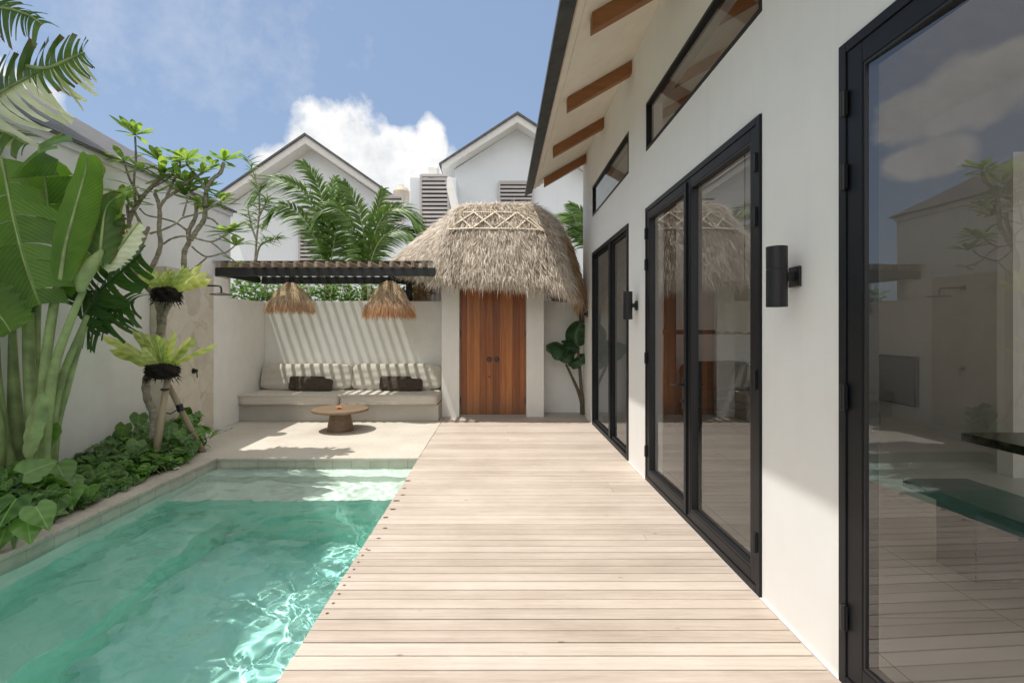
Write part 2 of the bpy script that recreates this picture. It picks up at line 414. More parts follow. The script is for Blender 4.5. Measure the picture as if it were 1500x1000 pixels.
def tag(o, label=None, cat=None, group=None, kind=None):
    if label: o['label'] = label
    if cat: o['category'] = cat
    if group: o['group'] = group
    if kind: o['kind'] = kind
    return o
def thing(name, label, cat, loc=(0,0,0), group=None):
    o = bpy.data.objects.new(name, None); COL.objects.link(o); o.location = loc; o.empty_display_size = .1
    return tag(o, label, cat, group)
def W(px, py, Y):      # a sight line of the survey photo at depth Y -> a place in the garden
    return V(((px-733)*Y/740, Y, 1.37-(py-482)*Y/740))

def catmull(pts, n=6):
    P = [V(p) for p in pts]; P = [P[0]*2-P[1]]+P+[P[-1]*2-P[-2]]; out = []
    for i in range(1, len(P)-2):
        for k in range(n):
            t = k/n; a,b,c,d = P[i-1],P[i],P[i+1],P[i+2]
            out.append(.5*((2*b)+(c-a)*t+(2*a-5*b+4*c-d)*t*t+(3*b-a-3*c+d)*t**3))
    out.append(P[-2]); return out
def arc_lens(P):
    d = [0]
    for i in range(1,len(P)): d.append(d[-1]+(P[i]-P[i-1]).length)
    return [x/d[-1] for x in d]
def blade(mb, P, width, nrm, fold=.18, ripple=.0, seg=4, shape='banana', curl=0, wl=9, asym=(1,1)):
    """a leaf along the curve P; width = full width; nrm = the way its face looks"""
    T = arc_lens(P); vs = []; uv = []; fs = []; nrm = V(nrm)
    ph = R.random()*9
    for i, p in enumerate(P):
        t = T[i]; tg = (P[min(i+1,len(P)-1)]-P[max(i-1,0)]).normalized()
        sd = tg.cross(nrm).normalized(); n = sd.cross(tg).normalized()
        if shape == 'banana': w = math.sin(PI*min(1,max(0,t*.93+.05)))**.42
        elif shape == 'lance': w = math.sin(PI*(t*.97+.015))**.8
        elif shape == 'strap': w = (min(1, t*3+.35))*(1-max(0,(t-.75)/.27)**2)
        elif shape == 'grass': w = (1-t)**.7*min(1,t*6+.4)
        elif shape == 'obov': w = math.sin(PI*(t**1.5*.96+.02))**.75
        else: w = 1
        w = max(w,.02)*width/2
        for k in range(-seg, seg+1):
            u = k/seg; a = asym[0] if u < 0 else asym[1]
            off = n*(-fold*abs(u)*w - curl*u*u*w + ripple*math.sin(t*wl*6.28+ph+(2 if u>0 else 0))*abs(u)**1.5)
            vs.append(p+sd*u*w*a*math.sqrt(max(.05,1-fold*fold*.5))+off); uv.append((.5+u/2, t if t > 0 else .001))
    m = 2*seg+1
    for i in range(len(P)-1):
        for k in range(m-1): fs.append((i*m+k, i*m+k+1, (i+1)*m+k+1, (i+1)*m+k))
    mb.add(vs, fs, uv)
def torn(mb, P, width, nrm, strips=16, droop=.3, gap=.12, lean=.35, brown=True, sides=(-1,1), shrink=.75):
    """a big leaf the wind has split into ribbons"""
    T = arc_lens(P); nrm = V(nrm); 
    def at(t):
        for i in range(1,len(T)):
            if T[i] >= t: k = (t-T[i-1])/max(1e-6,T[i]-T[i-1]); return P[i-1].lerp(P[i],k), (P[i]-P[i-1]).normalized()
        return P[-1], (P[-1]-P[-2]).normalized()
    for sgn in sides:
        j = 0.0
        while j < strips:
            wd = R.uniform(.6,1.7); t0 = j/strips; t1 = min(1,(j+wd)/strips); j += wd
            e = math.sin(PI*min(1,t0*.9+.07))**.45*width/2*R.uniform(.82,1.08)
            dr = droop*R.uniform(.4,1.5); ln = lean*R.uniform(.6,1.3); tw = R.uniform(-.15,.15)
            vs = []; uv = []; n_ = 5
            for k in range(n_+1):
                u = k/n_
                for q, t in enumerate((t0,t1)):
                    tc = t0+(t1-t0)*(.5+(q-.5)*(1-gap*u)*(1-(1-shrink)*u))
                    p, tg = at(tc); sd = tg.cross(nrm).normalized()
                    o = p+sd*sgn*e*u+tg*e*ln*u*u+V((0,0,-1))*dr*e*u*u*1.2-nrm*e*.15*u+nrm*tw*e*u*(q-.5)
                    vs.append(o); uv.append((.5+sgn*u/2, max(.001,tc)))
            mb.add(vs, [(2*k,2*k+1,2*k+3,2*k+2) for k in range(n_)], uv)
def frond(mb, ms, P, ll, nl=34, droop=.5, lw=.03, nrm=(0,0,1), r0=.012, fwd=.55, both=True):
    """palm frond: rachis P, nl leaflets a side of length ll"""
    ms.tube(P, [r0*(1-.8*i/len(P)) for i in range(len(P))], 6)
    T = arc_lens(P); nrm = V(nrm)
    for j in range(nl):
        t = .12+.88*j/(nl-1); i = min(range(len(T)), key=lambda q: abs(T[q]-t))
        p = P[i] if i+1 >= len(P) or T[i] >= t else P[i].lerp(P[i+1], (t-T[i])/(T[i+1]-T[i]))
        tg = (P[min(i+1,len(P)-1)]-P[max(i-1,0)]).normalized(); sd = tg.cross(nrm).normalized()
        e = ll*(.45+.9*math.sin(PI*min(1,t*.85+.08))**.8)*.75*R.uniform(.85,1.12)
        for sgn in (-1,1):
            d = (sd*sgn*(1-.5*t)+tg*(fwd+.6*t)+nrm*R.uniform(.05,.35)+V((R.uniform(-.1,.1),)*3)).normalized()
            Q = [p+d*e*k/4+V((0,0,-1))*droop*e*(k/4)**2 for k in range(5)]
            blade(mb, Q, lw, nrm+sd*sgn*.3, .3, 0, 1, 'grass')

# numpy strands -------------------------------------------------------------
def strands(roots, dirs, lens, width, bend, name, mat, parent, jit=.25):
    n = len(roots); roots = np.asarray(roots); dirs = np.asarray(dirs); lens = np.asarray(lens)[:,None]
    dirs = dirs+NR.normal(0,jit,(n,3)); dirs /= np.linalg.norm(dirs,axis=1)[:,None]
    mid = roots+dirs*lens*.5
    d2 = dirs+np.asarray(bend)[None,:]*NR.uniform(.3,1.4,(n,1))+NR.normal(0,jit*.8,(n,3)); d2 /= np.linalg.norm(d2,axis=1)[:,None]
    end = mid+d2*lens*.5
    rv = NR.normal(0,1,(n,3)); sd = np.cross(dirs,rv); sd /= np.linalg.norm(sd,axis=1)[:,None]
    w = width*NR.uniform(.5,1.4,(n,1))/2
    vs = np.stack([roots-sd*w,roots+sd*w,mid-sd*w*.85,mid+sd*w*.85,end],1).reshape(-1,3)
    b = np.arange(n)*5
    me = bpy.data.meshes.new(name)
    me.vertices.add(n*5); me.vertices.foreach_set('co', vs.ravel().astype(np.float32))
    lv = np.stack([b,b+1,b+3,b+2,b+2,b+3,b+4],1).ravel().astype(np.int32)
    me.loops.add(n*7); me.loops.foreach_set('vertex_index', lv)
    ls = np.stack([np.arange(n)*7,np.arange(n)*7+4],1).ravel().astype(np.int32)
    me.polygons.add(n*2); me.polygons.foreach_set('loop_start', ls)
    me.materials.append(mat); me.update(calc_edges=True); me.validate()
    o = bpy.data.objects.new(name, me); COL.objects.link(o)
    if parent: o.parent = parent; o.matrix_parent_inverse = Matrix.Translation(parent.location).inverted()
    return o

# ------------------------------------------------------------------ setting
XW = 1.33      # villa wall face
XD = -.87      # pool side edge of the deck
XP = -3.02     # garden side edge of the pool
YP = 5.39      # far end of the pool
WZ = -.098     # water level

mb = MB()
far = 400
for x0,x1,y0,y1 in ((-far,-4.06,-far,far),(6.2,far,-far,far),(-4.06,6.2,8.6,far),(-4.06,6.2,-far,-3.3)):
    mb.add([(x0,y0,-.06),(x1,y0,-.06),(x1,y1,-.06),(x0,y1,-.06)],[(0,1,2,3)])
tag(mb.build('ground', M['ground']), kind='structure')

# deck: one board after another, laid across
mb = MB(); y = -2.6; pitch = .0892
while y < 7.84:
    xa = XD+R.uniform(-.002,.003); zt = R.uniform(-.0008,.0008)
    if R.random() < .07:
        xj = R.choice((-.35,.1,.55,.95))+R.uniform(-.01,.01); mb.box(xa,xj-.001,y,y+pitch-.0072,-.028,zt); mb.box(xj+.001,XW-.012,y,y+pitch-.0072,-.028,zt+R.uniform(-.0005,.0005))
    else: mb.box(xa, XW-.012, y, y+pitch-.0072, -.028, zt)
    y += pitch
mb.cm = 1
for k in range(9):
    yy = 4.55-k*.178+R.uniform(-.02,.02); r = R.uniform(.012,.022)*(1 if k < 7 else .7)
    c = (XD+.05+R.uniform(-.02,.03), yy); a = [(c[0]+r*1.3*math.cos(q*PI/5)*R.uniform(.8,1.2), c[1]+r*.8*math.sin(q*PI/5), .0022) for q in range(10)]
    mb.add(a, [tuple(range(10))])
for k in range(9):
    yy = 3.15-k*.0892*1.0; r = .008
    mb.add([(XD+.035+r*math.cos(q*PI/4), yy+r*math.sin(q*PI/4), .0022) for q in range(8)], [tuple(range(8))])
dk = mb.build('deck', [M['deck'], M['plug']]); tag(dk, kind='structure')
bv = dk.modifiers.new('b','BEVEL'); bv.width = .0022; bv.segments = 1; bv.limit_method = 'ANGLE'
mb = MB(); mb.box(XD+.02, XW-.02, -2.6, 7.84, -.06, -.032); tag(mb.build('deck_underlay', M['soil']), kind='structure')

# terrace, threshold, coping
mb = MB(); mb.box(-4.06, XD-.004, YP-.014, 8.3, -.026, 0); 
tag(mb.build('terrace', M['terrace'], bevel=.004), kind='structure')
mb = MB(); mb.box(-.95, XW, 7.842, 8.5, -.05, .004); tag(mb.build('threshold', M['conc'], bevel=.003), kind='structure')
mb = MB(); y = -2.6
while y < YP-.03:
    y1 = min(y+.8, YP-.016)
    # the garden edge of the coping is a little irregular
    mb.box(XP-.27, XP+.008, y, y1-.003, -.03, 0.003); y = y1
tag(mb.build('pool_coping', M['coping'], bevel=.005), kind='structure')
mb = MB(); mb.box(-4.06, XP-.272, -2.6, YP-.002, -.06, -.006)
tag(mb.build('planting_bed_soil', M['soil']), kind='structure')

# pool shell: band tiles, shelves, deep basin
mb = MB()
def quad(a,b,c,d): mb.add([a,b,c,d],[(0,1,2,3)])
Z1,Z2,Z3 = -.205,-.385,-1.32; Y1,Y2 = 5.15,4.60
Yn = -2.6
mb.cm = 0   # band round the top
for (a,b) in (((XP,Yn),(XP,YP)),((XP,YP),(XD,YP)),((XD,YP),(XD,Yn)),((XD,Yn),(XP,Yn))):
    quad((a[0],a[1],-.028),(b[0],b[1],-.028),(b[0],b[1],-.17),(a[0],a[1],-.17))
for (a,b) in (((XP,Yn),(XP,YP)),((XP,YP),(XD,YP)),((XD,YP),(XD,Yn)),((XD,Yn),(XP,Yn))):
    mb.cm = 1; quad((a[0],a[1],-.17),(b[0],b[1],-.17),(b[0],b[1],-.40),(a[0],a[1],-.40))
mb.cm = 1
quad((XP,Y1,Z1),(XD,Y1,Z1),(XD,YP,Z1),(XP,YP,Z1)); quad((XP,Y1,Z1),(XP,Y1,Z2),(XD,Y1,Z2),(XD,Y1,Z1))
quad((XP,Y2,Z2),(XD,Y2,Z2),(XD,Y1,Z2),(XP,Y1,Z2))
mb.cm = 3
quad((XP,Y2,Z2),(XP,Y2,Z3),(XD,Y2,Z3),(XD,Y2,Z2))
for (a,b) in (((XP,Yn),(XP,Y1)),((XD,Y1),(XD,Yn)),((XD,Yn),(XP,Yn))):
    quad((a[0],a[1],-.40),(b[0],b[1],-.40),(b[0],b[1],Z3),(a[0],a[1],Z3))
mb.cm = 2
quad((XP+.5,Yn,Z3),(XD,Yn,Z3),(XD,Y2,Z3),(XP+.5,Y2,Z3))
mb.cm = 3; quad((XP,Yn,-.82),(XP+.5,Yn,-.82),(XP+.5,Y2,-.82),(XP,Y2,-.82)); quad((XP+.5,Yn,-.82),(XP+.5,Yn,Z3),(XP+.5,Y2,Z3),(XP+.5,Y2,-.82))
shell = mb.build('pool_shell', [M['pool_band'],M['pool_shelf'],M['pool_deep'],M['pool_deep_wall']]); tag(shell, kind='structure')
shell.cycles.is_caustics_receiver = True
# pool water: a real rippled surface
nx, ny = 180, 560
xs = np.linspace(XP,XD,nx); ys = np.linspace(Yn,YP,ny); X,Y = np.meshgrid(xs,ys); Z = np.full_like(X, WZ)
rg = np.random.RandomState(5)
for k in range(70):
    wl = math.exp(rg.uniform(math.log(.075),math.log(.6))); a = rg.normal(.6,1.0); ph = rg.uniform(0,6.28)
    Z += .0026*wl*min(1,(wl/.25)**.25)*np.sin(2*PI/wl*(X*math.cos(a)+Y*math.sin(a))+ph+.8*np.sin(2.1*Y+k)+.6*np.sin(3.0*X+k*2))
me = bpy.data.meshes.new('pool_water'); vv = np.stack([X,Y,Z],-1).reshape(-1,3)
jj,ii = np.meshgrid(np.arange(ny-1),np.arange(nx-1),indexing='ij'); b0 = (jj*nx+ii).ravel()
me.from_pydata(vv.tolist(),[],np.stack([b0,b0+1,b0+nx+1,b0+nx],1).tolist()); me.shade_smooth(); me.materials.append(M['water'])
wo = bpy.data.objects.new('pool_water', me); COL.objects.link(wo); tag(wo, kind='structure'); wo.cycles.is_caustics_caster = True

# ------------------------------------------------------------------ garden walls
mb = MB(); mb.box(-4.05,-.915,8.3,8.45,0,1.83); 
tag(mb.build('garden_wall', M['wall'], bevel=.006), 'white rendered garden wall behind the built-in sofa, striped with slat shadows', 'wall')
mb = MB(); mb.box(.68,XW+.1,8.3,8.45,0,1.83)
tag(mb.build('garden_wall', M['wall'], bevel=.006), 'narrow white wall between the right gate pillar and the villa', 'wall')
mb = MB(); mb.box(-4.05,-3.872,6.82,8.297,0,1.815); mb.box(-4.05,-3.90,6.823,7.27,1.815,2.09)
tag(mb.build('side_wall', M['wall'], bevel=.006), 'white side wall at the left end of the built-in sofa', 'wall')
mb = MB(); mb.box(-4.055,-3.868,5.85,6.818,0,2.10)
tag(mb.build('shower_wall', M['clad'], bevel=.005), 'beige stone clad wall panel carrying the outdoor shower', 'wall')

# neighbour house along the left
nh = thing('neighbour_house', 'long house on the left with white wall and grey shingle roof', 'house', (-4.2,2,0))
mb = MB(); mb.box(-4.35,-4.06,-3.0,7.6,-.05,3.07); mb.box(-8.4,-4.35,7.4,7.6,-.05,3.07); mb.build('wall', M['wall'], nh)
mb = MB(); mb.box(-4.34,-4.035,-3.0,7.63,3.065,3.15); mb.box(-8.4,-4.345,7.5,7.63,3.065,3.15); mb.build('fascia', M['fascia_w'], nh, bevel=.004)
mb = MB()
e = 3.155; k = .65
mb.add([(-4.0,-3.2,e),(-4.0,7.68,e),(-6.3,5.38,e+2.3*k),(-6.3,-3.2,e+2.3*k),(-8.6,7.68,e),(-8.6,-3.2,e)],[(0,1,2,3),(1,4,2),(4,5,3,2)])
mb.add([(-4.0,-3.2,e-.02),(-4.0,7.68,e-.02),(-4.0,7.68,e+.0),(-4.0,-3.2,e+.0)],[(0,1,2,3)])
mb.add([(-4.0,-3.2,e-.02),(-4.0,7.68,e-.02),(-8.6,7.68,e-.02),(-8.6,-3.2,e-.02)],[(0,3,2,1)])
mb.build('roof', M['shingle'], nh)

# ------------------------------------------------------------------ far houses
def louvre(parent, x0,x1,z0,z1,Y,frame=True,pitch=.125,dark=True):
    mb = MB(); z = z0
    while z < z1-.02:
        mb.box(x0+.04,x1-.04,Y-.04,Y+.03,z,z+pitch*.52); z += pitch
    mb.cm = 1
    for a in (x0,x1-.06): mb.box(a,a+.06,Y-.05,Y+.05,z0,z1)
    mb.box(x0+.06,x1-.06,Y-.05,Y+.05,z1-.06,z1)
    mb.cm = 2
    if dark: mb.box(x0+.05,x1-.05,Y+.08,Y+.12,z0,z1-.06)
    return mb.build('louvre_screen', [M['louvre'],M['louvre'],M['louvre_dark']], parent)
def gable(name, label, apex, eave_l, eave_r, Y, depth, wl, wr, group):
    h = thing(name, label, 'house', ((wl+wr)/2,Y+.5,0), group)
    ax, az = apex; (lx,lz),(rx,rz) = eave_l, eave_r; Yw = Y+.55; t = .30
    def zr(x): return az+(lz-az)*(ax-x)/(ax-lx) if x < ax else az+(rz-az)*(x-ax)/(rx-ax)
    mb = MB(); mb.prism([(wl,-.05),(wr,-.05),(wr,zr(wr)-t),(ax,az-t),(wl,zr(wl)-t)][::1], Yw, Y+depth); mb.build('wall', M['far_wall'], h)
    mb = MB(); mb.prism([(lx,lz-t+.04),(ax,az-t),(ax,az-.06),(lx,lz-.06)],Y,Y+depth+.3); mb.prism([(ax,az-t),(rx,rz-t+.04),(rx,rz-.06),(ax,az-.06)],Y+.001,Y+depth+.3)
    mb.build('fascia', M['fascia_w'], h)
    mb = MB(); d = .05
    mb.prism([(lx-.08,lz-.11),(ax,az-.055),(ax,az+.02),(lx-.08,lz-.05)],Y-.06,Y+depth+.35); mb.prism([(ax,az-.055),(rx+.08,rz-.11),(rx+.08,rz-.05),(ax,az+.02)],Y-.06,Y+depth+.35)
    mb.build('roof', M['roof'], h)
    return h
s = 16/740
A = gable('gable_house','left white gabled house behind the pergola palms',(-6.18,7.55),(-8.95,5.66),(-3.45,5.66),16,9,-8.86,-3.98,'white gabled houses behind the garden')
louvre(A,(429-733)*s,(473-733)*s,1.37+(482-384)*s,1.37+(482-303)*s,16.46)
B = gable('gable_house','right white gabled house rising behind the thatched gate',(.54,8.22),(-1.86,6.66),(3.9,6.036),16,9,-1.49,3.5,'white gabled houses behind the garden')
louvre(B,(730-733)*s,(783-733)*s,1.37+(482-345)*s,1.37+(482-259)*s,16.46)
mb = MB(); mb.prism([(1.38,4.9),(2.35,4.5),(1.42,4.55)],15.9,16.0); mb.build('white_awning', M['fascia_w'], B)
C = thing('stair_block','white stair block with louvred screens between the two gabled houses','building',(-2.4,15,0))
s2 = 15.4/740
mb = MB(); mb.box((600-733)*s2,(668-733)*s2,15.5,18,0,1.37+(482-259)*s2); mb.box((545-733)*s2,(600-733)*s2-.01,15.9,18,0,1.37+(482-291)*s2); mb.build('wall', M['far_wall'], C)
louvre(C,(616-733)*s2,(659-733)*s2,1.37+(482-350)*s2,1.37+(482-258)*s2,15.3)
louvre(C,(552-733)*s2,(593-733)*s2,1.37+(482-330)*s2,1.37+(482-288)*s2,15.25,pitch=.13)
mb = MB(); mb.bar(W(657,262,15.3),W(670,318,15.0),.12,.22); mb.build('stair_stringer', M['fascia_w'], C)
tk = W(588,284,16.2)
mb = MB(); mb.lathe((tk.x,tk.y,tk.z-.35),[(.24,0),(.26,.08),(.26,.42),(.2,.52),(.09,.58),(.08,.62)],20); 
tag(mb.build('water_tank', M['tank'], smooth=False), 'small beige water tank on the roof beside the stair block', 'water tank')
tk = W(635,252,15.9)
mb = MB(); mb.box(tk.x-.16,tk.x+.16,15.8,16.1,tk.z-.2,tk.z+.14); mb.box(tk.x-.19,tk.x+.02,15.76,16.12,tk.z-.2,tk.z-.12); mb.box(tk.x+.06,tk.x+.14,15.74,15.79,tk.z-.14,tk.z+.1)
tag(mb.build('roof_vent', M['fascia_w'], bevel=.02), 'small white vent box on top of the stair block', 'vent')

# ------------------------------------------------------------------ villa
vl = thing('villa', 'white villa on the right with black glass doors and timber rafters', 'villa', (XW,3,0))
OP = [(-.07,1.975),(2.567,4.61),(5.235,7.29)]
T_ = .15; DZ = 2.47; C0,C1 = 2.985,3.425
mb = MB(); ys_ = [-3.0]+[v for o in OP for v in o]+[8.13]
for i in range(0,len(ys_),2): mb.box(XW,XW+T_,ys_[i],ys_[i+1],-.05,4.13)
for a,b in OP: mb.box(XW,XW+T_,a,b,DZ,C0); mb.box(XW,XW+T_,a,b,C1,4.13)
def gw(y0,y1):
    p = [(XW+T_,-.05),(5.74,-.05),(5.74,4.17),(3.6,5.40),(XW+T_,4.17)]; mb.prism(p,y0,y1)
gw(7.98,8.13); mb.box(5.74,5.9,.6,8.13,-.05,4.2); mb.box(5.60,5.74,-3,-2.9,-.05,4.2)  # near end left open so more daylight reaches the rooms
mb.build('wall', M['villa'], vl)
mb = MB(); mb.box(XW+.001,5.74,-2.85,7.98,-.06,.0); mb.build('floor', M['tile'], vl)
sl = .576
def sz(x): return 3.56+(x-.41)*sl if x < 3.6 else 3.56+(3.6-.41)*sl-(x-3.6)*sl
mb = MB()
def banded(mb, xa, xb, lo, hi, ya, yb):
    for y0,y1,h in ((ya,-2.4,None),(-2.4,.3,(1.9,3.3)),(.3,yb,None)):  # roof opening added out of view so sun brightens the rooms
        for a,b in (((xa,xb),) if h is None else ((xa,h[0]),(h[1],xb))):
            mb.prism([(a,sz(a)+lo),(b,sz(b)+lo),(b,sz(b)+hi),(a,sz(a)+hi)],y0,y1)
banded(mb,.52,3.6,0,.02,-3.1,8.16); mb.prism([(3.6,sz(3.6)),(6.2,sz(6.2)),(6.2,sz(6.2)+.02),(3.6,sz(3.6)+.02)],-3.1,8.16)
# shadow-gap boards along the eave
for x in (.535,.60): mb.prism([(x,sz(x)-.012),(x+.05,sz(x+.05)-.012),(x+.05,sz(x+.05)-.001),(x,sz(x)-.001)],-3.1,8.155)
mb.build('soffit', M['soffit'], vl)
mb = MB(); banded(mb,.43,3.6,.022,.08,-3.15,8.18); mb.prism([(3.6,sz(3.6)+.022),(6.2,sz(6.2)+.022),(6.2,sz(6.2)+.10),(3.6,sz(3.6)+.10)],-3.15,8.18)
mb.build('roof', M['roof'], vl)
mb = MB(); mb.prism([(.395,3.525),(.515,3.575),(.515,3.62),(.40,3.60)],-3.15,8.20); mb.build('fascia', M['roof_dark'], vl)
for yr in (7.87,6.52,5.15,3.78,2.41,1.04,-.33):
    mb = MB(); mb.prism([(.68,sz(.68)-.135),(3.58,sz(3.58)-.135),(3.58,sz(3.58)-.002),(.68,sz(.68)-.002)],yr-.045,yr+.045)
    mb.build('rafter', M['rafter'], vl, bevel=.004)
XG = XW+.035
def fr(y0,y1,z0,z1,w,x0,x1):     # rectangular frame in the YZ plane, mitreless
    m = MB(); m.box(x0,x1,y0,y0+w,z0,z1); m.box(x0,x1,y1-w,y1,z0,z1); m.box(x0,x1,y0+w,y1-w,z0,z0+w); m.box(x0,x1,y0+w,y1-w,z1-w,z1); return m
def pane(p,y0,y1,z0,z1,x=None,tilt=0):
    m = MB(); x = x or XG; x2 = x-tilt; m.add([(x,y0,z0),(x2,y1,z0),(x2,y1,z1),(x,y0,z1)],[(0,3,2,1)]); return m.build('pane', M['glass'], p)
def dbl(a,b):
    g = .004
    d = fr(a+g,b-g,.004,DZ-g,.04,XW-.012,XW+.07).build('glazed_door', M['frame'], vl, bevel=.003)
    mid = (a+b)/2; sw = .08 if a < 0 else .062
    for (y0,y1) in ((a+.046,mid-.002),(mid+.002,b-.046)):
        lf = fr(y0,y1,.046,DZ-.046,sw,XW-.006,XW+.05).build('door_leaf', M['frame'], d, bevel=.003)
        fr(y0+sw,y1-sw,.046+sw,DZ-.046-sw,.010,XW-.002,XW+.048).build('glazing_bead', M['black'], d)
        pane(d,y0+sw+.006,y1-sw-.006,.052+sw,DZ-.052-sw,tilt=.03 if a < 0 else 0)
    for yy in (a+.042,b-.042):
        for z in (2.23,1.95,1.11,.27):
            m = MB(); m.lathe((XW-.018,yy,z-.05),[(.009,0),(.011,.003),(.011,.097),(.009,.1)],10); m.box(XW-.016,XW-.013,yy-.018,yy+.018,z-.045,z+.045); m.build('hinge', M['black'], d)
    m = MB(); hy = mid+.05 
    m.box(XW-.016,XW-.006,hy-.018,hy+.018,.80,1.02); m.tube([(XW-.006,hy,.97),(XW-.055,hy,.97),(XW-.06,hy+.012,.97),(XW-.06,hy+.12,.968)],.009,8); m.lathe((XW-.016,hy,.85),[(.011,-.006),(.011,0)],12,'x')
    m.build('handle', M['black'], d, bevel=.0)
    m = MB(); m.box(XW-.02,XW+.01,mid-.014,mid+.014,.06,DZ-.06); m.build('meeting_stile', M['frame'], d, bevel=.003)
    return d
dbl(*OP[0]); dbl(*OP[1])
a,b = OP[2]
d = fr(a+.004,b-.004,.004,DZ-.004,.055,XW-.012,XW+.07).build('sliding_door', M['frame'], vl, bevel=.003)
m = MB(); m.box(XW-.008,XW+.05,6.10,6.19,.06,DZ-.06); m.build('mullion', M['frame'], d, bevel=.003)
for (y0,y1) in ((a+.06,6.10),(6.19,b-.06)):
    fr(y0,y1,.06,DZ-.06,.03,XW+.012,XW+.05).build('door_leaf', M['frame'], d, bevel=.002)
    pane(d,y0+.025,y1-.025,.085,DZ-.085)
for a,b in OP:
    w_ = fr(a+.003,b-.003,C0+.003,C1-.003,.028,XW-.004,XW+.06).build('clerestory_window', M['frame'], vl, bevel=.002)
    pane(w_,a+.02,b-.02,C0+.02,C1-.02,XW+.02)
# white threshold drain strip along the wall base
mb = MB(); mb.box(XW-.011,XW-.0135+.012,-2.6,7.84,-.028,.006); mb.build('skirting', M['fascia_w'], vl)
# rooms
mb = MB(); mb.box(4.72,5.735,4.65,4.80,.001,3.0); mb.build('partition', M['wall'], vl)

tv = thing('television','flat black television low on the wall inside the right glass door','television',(5.72,7.4,.64))
mb = MB(); mb.box(5.69,5.737,6.92,8.0-.05,.30,.99); mb.build('casing', M['black'], tv, bevel=.006)
mb = MB(); mb.box(5.684,5.689,6.94,7.93,.32,.97); mb.build('screen', M['tv'], tv)
mb = MB(); mb.box(5.72,5.738,5.48,5.59,.92,1.02); mb.box(5.714,5.7195,5.50,5.53,.94,1.0); mb.box(5.714,5.7195,5.54,5.57,.94,1.0)
tag(mb.build('light_switch', M['black'], bevel=.002),'small black switch plate on the inner white wall','switch')
t = thing('dining_table','black wooden dining table seen through the right glass door','table',(3.3,2.1,0))
mb = MB(); mb.box(2.77,3.75,.9,3.04,.70,.75); mb.build('tabletop', M['dark_wood'], t, bevel=.004)
for yy in (1.3,2.5):
    mb = MB(); mb.box(3.1,3.4,yy,yy+.2,.002,.698); mb.build('leg', M['dark_wood'], t, bevel=.004)
t = thing('dining_bench','dark wooden bench in front of the black dining table','bench',(2.7,2.2,0))
mb = MB(); mb.box(2.48,2.88,.9,3.12,.40,.45); mb.build('seat', M['dark_wood'], t, bevel=.004)
for yy in (1.15,2.72):
    mb = MB(); mb.box(2.56,2.84,yy,yy+.25,.002,.398); mb.build('leg', M['dark_wood'], t, bevel=.004)
t = thing('indoor_sofa','dark sofa inside behind the middle glass doors','sofa',(3.4,7.2,0))
mb = MB(); mb.box(2.6,4.9,6.5,7.4,.12,.32); mb.build('base', M['sofa'], t, bevel=.02)
for x in (3.15,4.35):
    mb = MB(); mb.pillow((x,6.95,.40),1.15,.85,.2,0,6,8,.1); mb.build('cushion', M['sofa'], t, True)
    mb = MB(); mb.pillow((x,7.3,.66),1.1,.25,.5,-.2,5,8,.3); mb.build('back_cushion', M['sofa'], t, True)
t = thing('timber_partition','dark brown timber post and rail inside the middle doors','post',(2.35,7.0,0))
mb = MB(); mb.box(2.28,2.42,6.95,7.05,.002,4.2); mb.build('post', M['brown_wood'], t, bevel=.004)
mb = MB(); mb.box(2.0,4.6,6.96,7.04,1.30,1.36); mb.build('rail', M['brown_wood'], t, bevel=.004)
t = thing('fabric_pendant','white fabric pendant lamp glowing behind the middle glass doors','lamp',(2.66,5.5,2.0))
mb = MB(); n = 28
vs=[];fs=[]
for zz,rr in ((1.88,.245),(1.6,.27),(1.34,.29)):
    for k in range(n): q=2*PI*k/n; r2=rr*(1+.03*math.sin(q*9)); vs.append((2.66+r2*math.cos(q),5.5+r2*math.sin(q),zz+(.012*math.sin(q*7) if zz<1.4 else 0)))
for i in range(2):
    for k in range(n): fs.append((i*n+k,i*n+(k+1)%n,(i+1)*n+(k+1)%n,(i+1)*n+k))
mb.add(vs,fs); mb.build('lamp_shade', M['sheer'], t, True)
mb = MB(); mb.lathe((2.70,5.2,1.555),[(.005,-.035),(.028,-.02),(.036,0),(.028,.02),(.005,.035)],14); mb.build('bulb', M['bulb'], t, True)
mb = MB(); mb.tube([(2.66,5.5,1.86),(2.66,5.5,4.6)],.006,6); mb.build('cord', M['black'], t)

# wall lamps
def sconce(y, z, label):
    t = thing('wall_lamp', label, 'wall lamp', (XW,y,z), 'black cylinder wall lamps on the villa wall')
    m = MB(); x = XW-.088
    m.lathe((x,y,z-.135),[(.040,.01),(.044,.0),(.044,.165),(.0425,.167),(.0425,.170),(.044,.172),(.044,.27),(.041,.27),(.040,.262)],28); m.build('shade', M['black'], t, False)
    m = MB(); m.box(XW-.05,XW-.012,y-.016,y+.016,z-.02,z+.02); m.build('bracket', M['black'], t, bevel=.002)
    m = MB(); m.box(XW-.013,XW-.001,y-.042,y+.042,z-.045,z+.045); m.build('back_plate', M['black'], t, bevel=.002)
sconce(2.27,1.605,'large near black wall lamp between the middle and right glass doors')
sconce(4.92,1.60,'black wall lamp between the far and middle glass doors')
sconce(7.72,1.60,'farthest black wall lamp at the wall end under the thatch')

